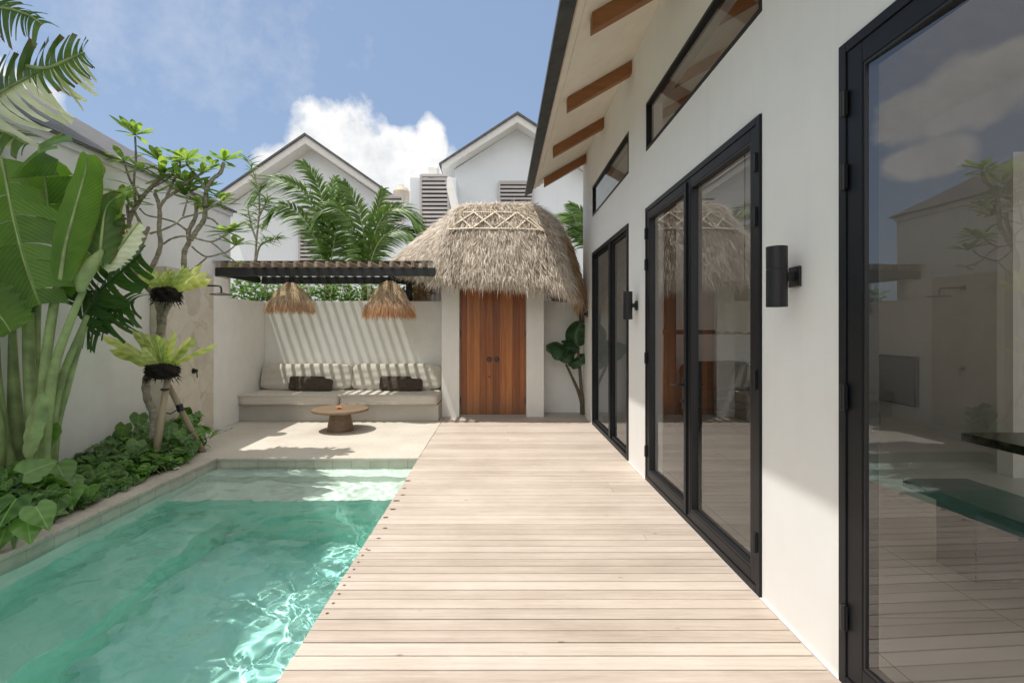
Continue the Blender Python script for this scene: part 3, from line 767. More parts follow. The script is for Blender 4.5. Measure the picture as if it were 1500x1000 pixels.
# ------------------------------------------------------------------ gate house
gt = thing('entrance_gate','thatched entrance gate with tall teak double doors and white pillars','gate',(-.12,7.9,0))
for x0,x1 in ((-.915,-.64),(.405,.678)):
    mb = MB(); mb.box(x0,x1,7.86,8.6,.002,2.35); mb.build('pillar', M['wall'], gt, bevel=.006)
mb = MB(); mb.box(-.639,.404,7.87,8.58,2.105,2.35); mb.build('lintel', M['wall'], gt)
mb = MB(); mb.box(-.638,.403,7.95,8.05,.0045,.022); mb.build('sill', M['conc'], gt)
for sgn,(x0,x1) in ((-1,(-.634,-.1185)),(1,(-.1165,.399))):
    mb = MB(); n = 5; w_ = (x1-x0)/n
    for k in range(n): mb.box(x0+k*w_+.0008,x0+(k+1)*w_-.0008,7.965+R.uniform(0,.002),8.01,.025,2.10)
    mb.box(x0+.002,x1-.002,8.012,8.03,.026,2.099)
    dl = mb.build('door_leaf', M['door'], gt, bevel=.0015)
    cx = -.1175+sgn*.058
    mb = MB(); mb.lathe((cx,7.953,.895),[(.040,.010),(.040,.003),(.034,.0),(.012,-.002)],24,'y')
    ring = [(cx+.027*math.cos(q*PI/10),7.945,.893+.027*math.sin(q*PI/10)) for q in range(21)]; mb.tube(ring,.0045,8,False)
    mb.build('ring_handle', M['ring'], dl)
    for z in (1.95,1.30,.25):
        mb = MB(); hx = x0+.008 if sgn<0 else x1-.008; mb.lathe((hx,7.958,z-.05),[(.007,0),(.007,.1)],8); mb.build('hinge', M['black'], dl)
    if sgn < 0:
        mb = MB(); mb.box(-.145,-.09,8.032,8.045,.026,2.098); mb.build('meeting_strip', M['door'], dl)
        mb = MB(); mb.lathe((cx,7.961,.62),[(.016,0),(.014,-.006),(.006,-.007)],16,'y'); mb.build('lock', M['ring'], dl)
# roof surface
ridge = [(-.62,8.6,3.20),(-.60,8.1,3.22),(-.58,7.72,3.24),(-.1,7.68,3.25),(.39,7.72,3.24),(.46,8.1,3.20),(.46,8.6,3.20)]
hem   = [(-1.80,9.2,2.46),(-1.77,8.15,2.40),(-.93,7.26,2.13),(0,7.20,2.10),(.98,7.18,1.98),(1.295,7.80,1.90),(1.31,9.0,1.90)]
expo  = [1.3,1.3,1.5,1.7,1.9,2.9,2.9]
us = [0,.2,.38,.53,.70,.85,1]
def lerp_l(tab,u):
    for i in range(1,len(us)):
        if u <= us[i]:
            k = (u-us[i-1])/(us[i]-us[i-1])
            if isinstance(tab[0],tuple): return V(tab[i-1]).lerp(V(tab[i]),k)
            return tab[i-1]*(1-k)+tab[i]*k
    return V(tab[-1]) if isinstance(tab[0],tuple) else tab[-1]
def roof_pt(u,v):
    a = lerp_l(ridge,u); b = lerp_l(hem,u); e = lerp_l(expo,u)
    p = a.lerp(b,v); p.z = a.z+(b.z-a.z)*v**e
    return p
mb = MB(); nu,nv = 60,16; vs=[];fs=[]
for i in range(nu+1):
    for j in range(nv+1): vs.append(roof_pt(i/nu,j/nv))
    b = roof_pt(i/nu,1); vs.append(b+V((0,0,-.10))); c = V((-.12,8.2,0)); q = b.lerp(V((c.x,c.y,b.z)),.25); q.z = b.z-.08; vs.append(q)
    q2 = b.lerp(V((c.x,c.y,b.z)),.8); q2.z = 2.6; vs.append(q2)
m_ = nv+4
for i in range(nu):
    for j in range(m_-1): fs.append((i*m_+j,(i+1)*m_+j,(i+1)*m_+j+1,i*m_+j+1))
mb.add(vs,fs); n0 = nu+1
mb.add([roof_pt(i/nu,0)+V((0,0,.005)) for i in range(nu+1)],[tuple(range(nu+1))])
mb.build('thatch_core', M['thatch_under'], gt, True)
rt=[];dr=[];ln=[];orr=[];ord_=[];orl=[]
for k in range(52000):
    u = R.random(); v = R.random()**.8
    if R.random() < .12: u = R.uniform(.36,.72)
    p = roof_pt(u,v); d = (roof_pt(u,min(1,v+.03))-roof_pt(u,max(0,v-.03))).normalized()
    du = (roof_pt(min(1,u+.01),v)-roof_pt(max(0,u-.01),v)).normalized(); nn = d.cross(du).normalized()
    if nn.z < 0: nn = -nn
    if u > .75 and v > .62+R.uniform(-.12,.12): orr.append(tuple(p+nn*R.uniform(0,.035))); ord_.append(tuple(d+nn*.08)); orl.append(R.uniform(.08,.22)); continue
    rt.append(tuple(p+nn*R.uniform(0,.035))); dr.append(tuple(d+nn*.08)); ln.append(R.uniform(.06,.20))
for k in range(9500):     # the hem
    u = R.random(); p = roof_pt(u,1); 
    b = V((p.x+.12,p.y-8.2,0)).normalized()
    q = p-b*R.uniform(-.02,.09)+V((0,0,R.uniform(-.09,.05)))
    lng = R.uniform(.05,.16)*(1.5 if R.random()<.12 else 1)
    if u > .78 and R.random() < .85: orr.append(tuple(q)); ord_.append((b.x*.1,b.y*.1,-1)); orl.append(lng*1.9)
    else: rt.append(tuple(q)); dr.append((b.x*.25,b.y*.25,-1)); ln.append(lng*(1.15 if u>.4 else .9))
for k in range(2500):     # ridge cap tufts
    u = R.random(); p = roof_pt(u,0)+V((0,0,.01)); b = V((p.x+.12,p.y-8.2,0)).normalized()
    rt.append(tuple(p)); dr.append((b.x*.5+R.uniform(-.3,.3),b.y*.6,R.uniform(-.9,.05))); ln.append(R.uniform(.03,.08))
strands(rt,dr,ln,.0105,(0,0,-.25),'thatch',M['thatch'],gt,.24)
strands(orr,ord_,orl,.010,(0,0,-.3),'thatch_fringe',M['thatch_or'],gt,.12)
# bamboo lattice on the front slope: X positions (m) and heights measured along the slope
def front(x, z):          # the front slope at a given x and height
    best = None
    for i in range(0,61):
        u = .30+.5*i/60
        for j in range(0,21):
            p = roof_pt(u, j/20); e = (p.x-x)**2+(p.z-z)**2
            if best is None or e < best[0]: best = (e,p)
    p = best[1]; return V((x, p.y-.055, z+.02))
mb = MB()
Yl = 7.42
def LP(px,py): return front((px-733)*Yl/740, 1.37-(py-482)*Yl/740)
def poly(pts,w=.024):
    for a_,b_ in zip(pts[:-1],pts[1:]):
        A_,B_ = LP(*a_),LP(*b_); mm = LP((a_[0]+b_[0])/2,(a_[1]+b_[1])/2)
        mb.bar(A_,mm,w,w*.6,(0,-.6,.8)); mb.bar(mm,B_,w,w*.6,(0,-.6,.8))
poly([(657,338),(690,337),(724,338),(760,338),(790,340)]); poly([(679,311),(720,311),(762,313)],.018)
poly([(645,345),(694,311),(724,339),(757,312),(793,342)]); poly([(673,318),(691,337),(725,312),(755,339),(775,320),(797,343)])
mb.build('bamboo_lattice', M['bamboo'], gt)
mb = MB()
for k in range(26): mb.box(-1.48+k*.022,-1.462+k*.022,8.56,8.575,1.80,2.32)
mb.build('reed_screen', M['reed'], gt)
mb = MB()
for k in range(28): mb.box(.69+k*.022,.708+k*.022,8.46,8.475,1.80,2.2)
mb.build('reed_screen', M['reed'], gt)

# ------------------------------------------------------------------ pergola
pg = thing('pergola','black steel pergola with wooden slats over the built-in sofa','pergola',(-2.5,7.7,2.2))
mb = MB(); mb.box(-4.13,-.93,7.19,7.26,2.13,2.245); mb.build('beam', M['steel'], pg, bevel=.003)
mb = MB(); mb.box(-4.0,-.93,8.455,8.53,2.13,2.245); mb.build('beam', M['steel'], pg, bevel=.003)
mb = MB(); mb.box(-1.0,-.935,7.262,8.453,2.14,2.24); mb.build('side_beam', M['steel'], pg, bevel=.003)
mb = MB(); mb.box(-4.08,-4.01,7.262,8.453,2.14,2.24); mb.build('side_beam', M['steel'], pg, bevel=.003)
for x in (-1.52,-3.55):
    mb = MB(); mb.box(x-.05,x+.05,8.38,8.448,1.832,2.20); mb.build('post', M['steel'], pg, bevel=.003)
for x in (-3.16,-1.65):
    mb = MB(); mb.bar((x-.25,7.262,2.19),(x,7.6,2.17),.02,.02); mb.bar((x+.25,7.262,2.19),(x,7.6,2.17),.02,.02); mb.bar((x,7.6,2.17),(x,8.2,2.17),.02,.02); mb.build('lamp_arm', M['steel'], pg)
mb = MB(); x = -4.14; k = 0
while x < -.98:
    mb.box(x,x+.042,7.12+R.uniform(-.008,.008),8.56,2.247,2.32); x += .1515; k += 1
mb.build('slatted_roof', M['slat'], pg, bevel=.003)
mb = MB(); mb.box(-4.16,-.95,7.10,8.58,2.323,2.329); mb.build('clear_cover', M['cover'], pg)

def straw_lamp(x,y,zt,zb,r,label):
    t = thing('straw_pendant', label, 'pendant lamp', (x,y,zt), 'straw pendant lamps hanging under the pergola')
    m = MB(); m.tube([(x,y,2.18),(x,y,zt-.02)],.012,8); m.lathe((x,y,zt-.03),[(.02,.1),(.03,.07),(.035,0)],14); m.build('stem', M['black'], t)
    rts=[];dd=[];ll=[]
    H = zt-zb
    for k in range(5200):
        q = R.uniform(0,2*PI); v = R.random()
        r_ = .03+(r-.03)*(v**.8); z = zt-H*.72*v**1.15
        c = (math.cos(q),math.sin(q)); gather = 1-.10*(1-v)*math.sin(q*13)
        rts.append((x+c[0]*r_*.92*gather,y+c[1]*r_*.92*gather,z+R.uniform(-.01,.015)))
        dn = -.75-.9*v; dd.append((c[0]*(1-.25*v),c[1]*(1-.25*v),dn)); ll.append(R.uniform(.08,.20)*(.7+.5*v)*(r/.37))
    for k in range(1500):
        q = R.uniform(0,2*PI); c = (math.cos(q),math.sin(q)); rr = r*R.uniform(.82,.98)
        rts.append((x+c[0]*rr,y+c[1]*rr,zb+H*.30+R.uniform(-.05,.04))); dd.append((c[0]*.25,c[1]*.25,-1)); ll.append(R.uniform(.10,H*.36))
    strands(rts,dd,ll,.007,(0,0,-.35),'straw_shade',M['straw'],t,.14)
    m = MB(); m.lathe((x,y,zb+.12),[(r*.86,0),(r*.80,.07),(r*.62,.17),(r*.3,H-.22),(.03,H-.14)],24); o = m.build('inner_cone', M['thatch_or'], t, True)
straw_lamp(-3.14,7.55,2.06,1.625,.325,'left straw pendant lamp hanging over the sofa')
straw_lamp(-1.65,7.5,2.08,1.53,.36,'right straw pendant lamp, the larger one, next to the gate')

# ------------------------------------------------------------------ built-in sofa
mb = MB(); mb.box(-3.868,-.918,7.49,8.297,.002,.25)
tag(mb.build('masonry_bench', M['conc'], bevel=.006), 'grey concrete bench base built along the back wall', 'bench')
def cushion(name,c,sx,sy,sz,label,cat,group,mat='fabric',tilt=0,p=9,puff=.04,yaw=0,wr=.002,n=12,pad=None):
    m = MB(); m.pillow(c,sx,sy,sz,tilt,p,n,puff,yaw,wr); o = m.build(name, M[mat], None, True); return tag(o,label,cat,group)
def slab(name,x0,x1,y0,y1,z0,z1,label,cat,group):
    t = thing(name,label,cat,((x0+x1)/2,(y0+y1)/2,z0),group)
    m = MB(); c = V(((x0+x1)/2,(y0+y1)/2,(z0+z1)/2)); nX=24;nY=10
    # soft top: a rounded box with a slightly domed top
    m.pillow(c,x1-x0,y1-y0,z1-z0,0,14,16,0,0,.0015); m.build('cover', M['fabric'], t, True)
    m = MB(); 
    for zz in (z0+.012,z1-.012):
        m.tube([(x0+.01,y0-.001,zz),(x0+.3,y0-.003,zz),(x1-.3,y0-.003,zz),(x1-.01,y0-.001,zz)],.004,6)
    m.build('piping', M['fabric'], t, True)
slab('seat_cushion',-3.89,-2.39,7.43,8.28,.252,.402,'left beige seat cushion on the concrete bench','cushion','beige seat cushions of the built-in sofa')
slab('seat_cushion',-2.384,-.925,7.43,8.28,.252,.402,'right beige seat cushion on the concrete bench','cushion','beige seat cushions of the built-in sofa')
cushion('back_cushion',(-3.11,8.14,.60),1.46,.19,.42,'long beige back cushion at the left of the sofa','cushion','beige back cushions of the built-in sofa',tilt=-.22,p=7,puff=.25,wr=.005,n=14)
cushion('back_cushion',(-1.66,8.14,.60),1.44,.19,.42,'long beige back cushion at the right of the sofa','cushion','beige back cushions of the built-in sofa',tilt=-.22,p=7,puff=.25,wr=.005,n=14)
g_='dark brown lumbar pillows on the sofa'
cushion('lumbar_pillow',(-2.92,7.93,.495),.56,.12,.20,'dark brown lumbar pillow on the left seat cushion','pillow',g_,'pillow',-.35,9,.5,0,.004)
cushion('lumbar_pillow',(-1.49,7.93,.495),.53,.12,.20,'dark brown lumbar pillow on the right seat cushion','pillow',g_,'pillow',-.35,9,.5,.03,.004)
cushion('lumbar_pillow',(-3.06,8.00,.515),.56,.12,.22,'beige lumbar pillow showing behind the left brown pillow','pillow','beige lumbar pillows half hidden behind the brown ones','pillow',-.3,9,.45,0,.004)
cushion('lumbar_pillow',(-1.66,8.00,.515),.50,.12,.22,'beige lumbar pillow showing behind the right brown pillow','pillow','beige lumbar pillows half hidden behind the brown ones','pillow',-.3,9,.45,0,.004)

t = thing('coffee_table','round teak coffee table with tapered pedestal on the terrace','table',(-2.17,6.85,0))
mb = MB(); mb.lathe((-2.17,6.85,.262),[(.36,0),(.372,.006),(.374,.018),(.37,.034),(.362,.036)],56); mb.build('tabletop', M['table_wood'], t)
mb = MB(); mb.lathe((-2.17,6.85,.001),[(.172,0),(.174,.02),(.128,.26)],9*4); mb.build('pedestal', M['table_wood'], t)
mb = MB()
for k in range(7):
    q = k*2*PI/7; c = V((-2.17,6.80,.302)); P = [c+V((math.cos(q)*r,math.sin(q)*r,h)) for r,h in ((.004,.008),(.022,.026),(.045,.022))]
    blade(mb,P,.034,(0,0,1),.1,0,1,'lance')
mb.lathe((-2.17,6.80,.299),[(.02,0),(.022,.01),(.01,.022)],10)
tag(mb.build('table_flower', M['orange']), 'small orange flower lying on the round coffee table', 'flower')
mb = MB()
for k in range(5):
    q = k*2*PI/5; c = V((-3.16,4.92,.006)); P = [c+V((math.cos(q)*r,math.sin(q)*r,h)) for r,h in ((.004,.004),(.022,.018),(.045,.014))]
    blade(mb,P,.03,(0,0,1),.1,0,1,'obov')
tag(mb.build('fallen_blossom', M['white_petal']), 'white frangipani blossom fallen on the pool coping', 'flower')

# ------------------------------------------------------------------ shower
xs_ = -3.868
t = thing('rain_shower','black rain shower arm and round head on the stone wall','shower',(xs_,6.36,1.92))
mb = MB(); mb.lathe((xs_,6.36,1.92),[(.032,0),(.032,.012),(.012,.016)],20,'x'); mb.build('flange', M['black'], t)
mb = MB(); mb.tube([(xs_,6.36,1.92),(xs_+.31,6.36,1.915),(xs_+.345,6.36,1.905),(xs_+.355,6.36,1.87),(xs_+.355,6.36,1.825)],.011,10); mb.build('arm', M['black'], t, True)
mb = MB(); mb.lathe((xs_+.355,6.36,1.80),[(.128,0),(.13,.004),(.12,.012),(.02,.03)],32); mb.build('shower_head', M['black'], t)
t = thing('shower_valve','small black lever valve on the stone shower wall','valve',(xs_,6.36,.85))
mb = MB(); mb.lathe((xs_,6.36,.845),[(.034,0),(.034,.012),(.022,.014),(.022,.05),(.018,.052)],20,'x'); mb.build('body', M['black'], t)
mb = MB(); mb.tube([(xs_+.04,6.36,.845),(xs_+.05,6.36,.80),(xs_+.052,6.36,.76)],.007,8); mb.build('lever', M['black'], t)

mb = MB()
def pebble(c,r):
    a = R.random()*6; n=6; sx,sy,szz = r*R.uniform(.8,1.3),r*R.uniform(.6,1),r*.55
    vs=[(0,0,-1)]; 
    for h,rr in ((-.5,.85),(.3,.95)):
        for k in range(n): q=k*2*PI/n+a; vs.append((math.cos(q)*rr,math.sin(q)*rr,h))
    vs.append((0,0,1)); fs=[(0,(k+1)%n+1,k+1) for k in range(n)]+[(k+1,(k+1)%n+1,(k+1)%n+1+n,k+1+n) for k in range(n)]+[(k+1+n,(k+1)%n+1+n,2*n+1) for k in range(n)]
    ca,sa=math.cos(a),math.sin(a)
    mb.add([(c[0]+x*sx*ca-y*sy*sa,c[1]+x*sx*sa+y*sy*ca,c[2]+z*szz) for x,y,z in vs],fs)
for k in range(520): pebble((R.uniform(-3.86,-3.70),R.uniform(6.12,6.98),R.uniform(.004,.016)),R.uniform(.010,.02))
tag(mb.build('pebble_drain', M['pebble'], smooth=True), 'strip of white pebbles at the foot of the shower wall', 'pebbles', kind='stuff')

# ------------------------------------------------------------------ planting
def world_line(pts, Y):       # (px, py[, dY]) -> curve
    return [W(p[0],p[1],Y+(p[2] if len(p)>2 else 0)) for p in pts]
# -- banana-like clump at the left
bt = thing('traveller_palm','big leafed clump with tall green stalks against the left wall','plant',(-3.75,4.2,0))
def stalk(pts,r0,r1,Y=4.1,name='stalk',mat='stalk'):
    m = MB(); P = catmull(world_line(pts,Y),7); n=len(P); m.tube(P,[.76*(r0+(r1-r0)*i/(n-1)) for i in range(n)],9); return m.build(name,M[mat],bt,True)
base = [(20,668),(36,668),(50,668),(60,668),(66,668),(72,668),(30,668)]
stalk([(28,690),(22,600),(18,540),(14,455)],.075,.045,4.2)
stalk([(50,690),(46,600),(42,520),(40,440),(38,400)],.07,.04,4.1)
stalk([(60,690),(54,600),(52,520),(54,440),(60,380)],.055,.035,4.25)
stalk([(58,690),(62,600),(68,520),(80,440),(90,400)],.06,.035,4.0)
stalk([(64,690),(70,600),(82,530),(103,470),(122,425)],.055,.030,3.95)
stalk([(70,690),(78,610),(92,550),(112,500),(128,462)],.05,.024,4.1)
stalk([(76,690),(84,620),(98,570),(112,520),(126,478)],.045,.022,4.2)
stalk([(-10,690),(-6,640),(-14,590),(-40,520)],.09,.06,3.9)
stalk([(14,700),(4,650),(-8,560),(-10,500)],.085,.05,4.0)
stalk([(40,690),(30,650),(22,610),(10,560)],.06,.03,4.3)
# leaf sheath sticking out between the stalks
def big(pts,Y,w,nrm,fold=.22,rip=.02,curl=.1,mat='leaf_big',seg=5,shape='banana',asym=(1,1),mid=True,wl=5,split=0):
    m = MB(); P = catmull(world_line(pts,Y),8)
    if split: torn(m,P,w,nrm,split,.12,.035,.18,sides=(-1,1),shrink=.97)
    else: blade(m,P,w,nrm,fold,rip,seg,shape,curl,wl,asym)
    o = m.build('leaf',M[mat],bt,True)
    if mid:
        m = MB(); n = len(P); nn = V(nrm).normalized()
        m.tube([p+nn*.004 for p in P],[.014*(1-.8*i/n) for i in range(n)],6); m.build('midrib',M['stalk'],o,True)
    return o
big([(38,670),(48,620),(62,575)],3.75,.13,(.3,-1,.2),.5,.01,mid=False,mat='stalk')
big([(2,232),(10,270),(22,330),(38,390),(58,446)],3.9,.62,(.25,-1,.25),split=7)
big([(70,350),(70,300),(64,245),(58,212,-.1),(56,225,-.4)],4.15,.52,(.0,-1,.35),split=6)
big([(84,400),(90,350),(88,290),(76,250)],4.25,.36,(-.3,-1,.1),.25,.015,.1)
big([(88,410),(96,360),(112,300),(126,250),(128,226,-.05)],3.75,.27,(.5,-1,.0),.5,.012,.15,asym=(.9,1))
big([(88,425),(112,380),(142,330),(166,298),(186,286,-.15)],4.05,.46,(-.15,-1,.45),split=8)
big([(146,385),(150,340),(156,305),(170,290,-.1)],3.92,.25,(.35,-1,.1),.3,.03,.2,mat='leaf_torn',wl=11)
big([(150,392),(168,372),(184,352),(204,326)],4.0,.22,(.2,-.8,.6),.3,.025,.1,mat='leaf_lit',wl=12)
big([(-40,330),(-15,380),(10,410),(34,430)],3.9,.50,(.1,-1,.4),split=6)
big([(-30,420),(-10,450),(6,470),(16,486)],3.8,.42,(.1,-1,.3),.2,.02,.1,mat='leaf_big')
big([(30,436),(33,450),(32,462)],3.95,.16,(.1,-1,.2),.2,.02,.1,mat='leaf_torn')
# rolled young leaf
m = MB(); P = catmull(world_line([(118,428),(122,408),(134,388),(150,366)],3.9),6); n=len(P)
m.tube(P,[.012+.042*math.sin(PI*min(1,i/(n-1)*.93+.07))**.8 for i in range(n)],10); m.build('rolled_leaf',M['stalk'],bt,True)
# drooping torn leaves behind
for pts,Y,w,nr in (([(122,470),(150,425),(178,398),(206,372)],4.3,.62,(-.2,-.9,.5)),([(128,480),(150,462),(172,448),(196,442)],4.4,.55,(-.1,-.9,.6)),([(90,440),(110,410),(130,395),(160,380)],4.45,.6,(-.1,-.9,.5)),([(110,430),(135,440),(150,455),(160,475)],4.5,.5,(0,-1,.4))):
    m = MB(); P = catmull(world_line(pts,Y),8); torn(m,P,w,nr,11,.25,.15,.6); m.tube(P,.010,6); m.build('torn_leaf',M['leaf_dark'],bt,True)

# -- tall palm whose fronds enter at the top left and whose crown shades the pool
tp = thing('tall_palm','tall palm with wind torn fronds reaching in at the top left corner','palm',(-3.75,2.3,0))
def tfr(P,w,nr,mat,droop=.35,strips=22,sides=(-1,1),gap=.1,lean=.5,shrink=.6):
    m = MB(); P = catmull(P,8); torn(m,P,w,nr,strips,droop,gap,lean,sides=sides,shrink=shrink); o = m.build('frond',M[mat],tp,True)
    m = MB(); n=len(P); m.tube(P,[.018*(1-.75*i/n) for i in range(n)],6); m.build('rachis',M['stalk'],o,True)
tfr(world_line([(-120,190),(-40,160),(10,130),(68,100),(122,77)],4.0),.78,(.15,-1,.3),'leaf_torn',.05,30,(-1,),.25,.45,.45)
tfr(world_line([(-122,192),(-42,162),(8,132),(66,102),(120,79)],4.02),.80,(.15,-1,.3),'leaf_lit',.25,26,(1,),.15,.6,.5)
tfr(world_line([(40,98),(68,100),(100,88),(124,77)],3.95),.40,(.15,-1,.3),'leaf_torn',.25,14,(1,),.2,.6,.4)
tfr(world_line([(-120,60),(-50,20),(0,12),(40,22),(62,36)],3.8),.42,(0,-1,.4),'leaf_torn',.4,24,(-1,1),.2,.5,.4)
tfr(world_line([(-100,240),(-50,200),(0,192),(40,212)],4.0),.40,(0,-.7,.7),'leaf_torn',.3,14,(-1,1),.15,.5,.5)
m = MB(); P = catmull([(-3.93,1.6,-.05),(-3.95,1.9,1.6),(-4.0,2.5,3.2),(-4.32,3.5,4.85)],8); m.tube(P,[.13-.05*i/len(P) for i in range(len(P))],12); m.build('trunk',M['bark'],tp,True)
for k,(az,ln_,h) in enumerate(((-12,1.65,.5),(25,1.6,.55),(60,1.75,.6),(95,1.9,.55),(130,1.9,.5),(165,1.5,.5),(200,1.5,.4),(240,1.4,.5),(285,1.4,.5),(330,1.6,.6),(78,1.3,.9),(5,1.2,.9),(45,2.0,.35),(112,2.1,.35),(262,2.25,.5),(250,1.7,.7),(272,1.8,.6))):
    q = math.radians(az); d = V((math.cos(q),math.sin(q),0)); c = V((-4.32,3.5,4.85))
    if az in (-12,25,5,330,45): ln_ *= .72
    if az == 330: continue
    ln_ *= .78 if az < 230 else 1.15
    P = [c,c+d*ln_*.35+V((0,0,h)),c+d*ln_*.75+V((0,0,h*.9)),c+d*ln_+V((0,0,h*.3))]
    tfr(P,.85,(-d.x*.2,-d.y*.2,1),'leaf_torn',.25,16,(-1,1),.12,.4,.7)

# -- frangipani
ft = thing('frangipani_tree','pale barked frangipani tree with bare forking branches beside the shower','tree',(-3.5,5.2,0))
FY = 5.2
m = MB()
def br(pts,r0,r1,Y=FY):
    P = catmull(world_line(pts,Y),6); n=len(P)
    m.tube(P,[.74*(r0+(r1-r0)*i/(n-1))*(1+.10*math.sin(i*1.7+pts[0][0])) for i in range(n)],9)
br([(222,665),(224,632),(224,605),(216,584),(214,560),(222,538),(232,500),(238,462),(232,430)],.048,.056)
br([(236,475),(234,450),(224,428),(208,413),(196,399),(187,384,-.05),(176,372,-.1)],.055,.03)
br([(200,402),(202,374),(211,350),(218,332)],.032,.022)
br([(213,346),(207,330),(198,312),(190,296),(176,285)],.022,.014)
br([(189,323,.05),(197,306),(210,287),(226,270),(236,258),(234,238)],.032,.022)
br([(188,345,.1),(189,323,.05),(186,300)],.03,.02)
br([(199,302),(196,270),(199,235),(198,200)],.018,.012)
br([(205,291),(190,262),(182,238)],.018,.011)
br([(212,407),(227,383),(235,359),(233,337),(234,313),(232,297),(227,284)],.034,.024)
br([(233,305),(243,291),(259,280),(281,262),(296,254),(310,244)],.022,.014)
br([(243,291),(252,270),(262,250),(264,236)],.018,.012)
br([(236,468),(248,446),(262,424),(269,400),(270,370),(277,354),(276,340),(286,319),(288,300)],.044,.024)
br([(279,352),(290,335),(299,321),(301,300),(303,277),(312,262),(323,253),(328,238)],.034,.024)
br([(303,283),(292,262),(278,246),(272,236)],.02,.012)
br([(299,318),(312,322),(324,334),(332,340)],.016,.010)
br([(220,342,-.05),(237,337,-.1),(257,328,-.12),(268,319,-.1),(299,310,-.1),(314,299,-.1),(325,293,-.1),(312,300,-.15)],.014,.010)
br([(276,339,.0),(257,326,.08),(237,320,.1),(215,315,.1),(204,305,.08)],.014,.010)
br([(268,317,-.1),(272,302,-.1),(275,291,-.1),(277,280,-.1)],.013,.010)
br([(240,357),(253,349,-.05),(275,346,-.1),(308,354,-.1),(327,346,-.1),(334,340,-.1)],.014,.010)
br([(281,361),(290,369),(303,376),(322,372),(334,368),(344,360)],.013,.009)
br([(270,402),(282,395),(294,385),(303,377)],.016,.011)
br([(308,354,-.1),(320,363,-.05),(330,372,-.05),(347,385,-.05)],.011,.007)
br([(226,273),(246,262),(256,250),(260,240)],.016,.011)
m.build('trunk',M['bark'],ft,True)
m = MB()
def rosette(px,py,n,ln,Y=FY,spread=1.0,up=.35):
    c = W(px,py,Y); q0 = R.random()*6
    for k in range(n):
        q = q0+k*2.4; e = R.uniform(-.25,.75)*spread; d = V((math.cos(q),math.sin(q),e+up)).normalized(); l = ln*R.uniform(.7,1.15)
        P = [c+d*l*t+V((0,0,-1))*l*.28*t*t for t in (0,.2,.45,.7,.9,1.0)]
        blade(m,P,l*.29,(d.x*-.3,d.y*-.3-.15,1),.25,.0,2,'obov',0)
for a in ((198,198,11,.21),(182,236,8,.2),(208,250,6,.17),(234,236,11,.20),(240,252,8,.2),(262,238,9,.2),(273,234,9,.19),(328,236,13,.2),(312,243,7,.17),(238,262,9,.2),(227,283,6,.16),(278,272,13,.22),(270,286,9,.19),(290,296,10,.19),(302,276,7,.17),(325,292,9,.17),(306,306,8,.17),(334,342,9,.19),(345,360,7,.19),(332,340,7,.2),(186,292,8,.20),(176,284,7,.19),(150,262,3,.18),(188,300,6,.17),(262,262,7,.17),(349,386,6,.15),(296,254,7,.17),(322,300,6,.15),(254,252,6,.16)):
    rosette(a[0],a[1],int(a[2]*1.25),a[3]*1.32,Y=FY+R.uniform(-.12,.12))
m.build('crown',M['frangi'],ft,True)

# -- bird's nest ferns tied to the trunk
def nest(name,px,py,Y,label,fr_,rw,ln):
    t = thing('nest_fern',label,'fern',tuple(W(px,py,Y)),'bird nest ferns tied to the frangipani trunk')
    c = W(px,py,Y)
    m = MB(); m.pillow(c+V((0,0,-.05)),rw*2.1,.2,.16,0,2.6,9,.1,0,.02)
    for k in range(160):
        q = R.uniform(0,2*PI); p = c+V((math.cos(q)*rw*.95,math.sin(q)*.1,R.uniform(-.14,.02))); d = V((math.cos(q)*.5,math.sin(q)*.5,R.uniform(-1,.1)))*R.uniform(.03,.09)
        m.tube([p,p+d*.5,p+d],[.006,.004,.001],4)
    m.build('root_ball',M['rootball'],t,True)
    m = MB()
    for dx,dz,l,tw in fr_:
        s_ = R.uniform(-.5,.25); d = V((dx*.48,s_,dz)).normalized(); l *= ln
        P = [c+V((dx*.08,0,0))+d*l*k/8+V((dx*.7,0,-.35))*l*.4*(k/8)**2.2 for k in range(9)]
        blade(m,P,.105*R.uniform(.8,1.25),(dx*-.8+.1,-1,.5+tw),.3,.012,3,'strap',.2,R.uniform(2,4))
    m.build('fronds',M['fern'],t,True)
nest('a',238,536,5.05,'lower pale green nest fern on the frangipani trunk',[(-1.3,.75,1.1,0),(-.9,1.1,1.1,0),(-.55,1.2,.9,.2),(-.2,1.3,.75,0),(.1,1.2,.8,.2),(.4,1.1,.95,0),(.7,1,.85,0),(1.0,.8,.95,0),(1.3,.6,.9,.2),(-.4,.8,.6,.4),(.3,.7,.55,.5),(.75,.6,.6,.4),(-1.2,.4,.9,0),(.0,.9,.9,0),(-.75,.9,.8,0)],.145,.43)
nest('b',244,424,5.05,'upper pale green nest fern below the first fork',[(-1.0,.7,.7,0),(-.6,.9,.7,.3),(-.2,1.1,.6,0),(.15,1,.65,0),(.5,.9,.8,.3),(.9,.6,1.0,0),(1.3,.45,1.0,0),(.3,.6,.5,.5),(1.1,.3,.8,.2),(.7,.8,.8,0),(0,.7,.5,.4)],.12,.37)
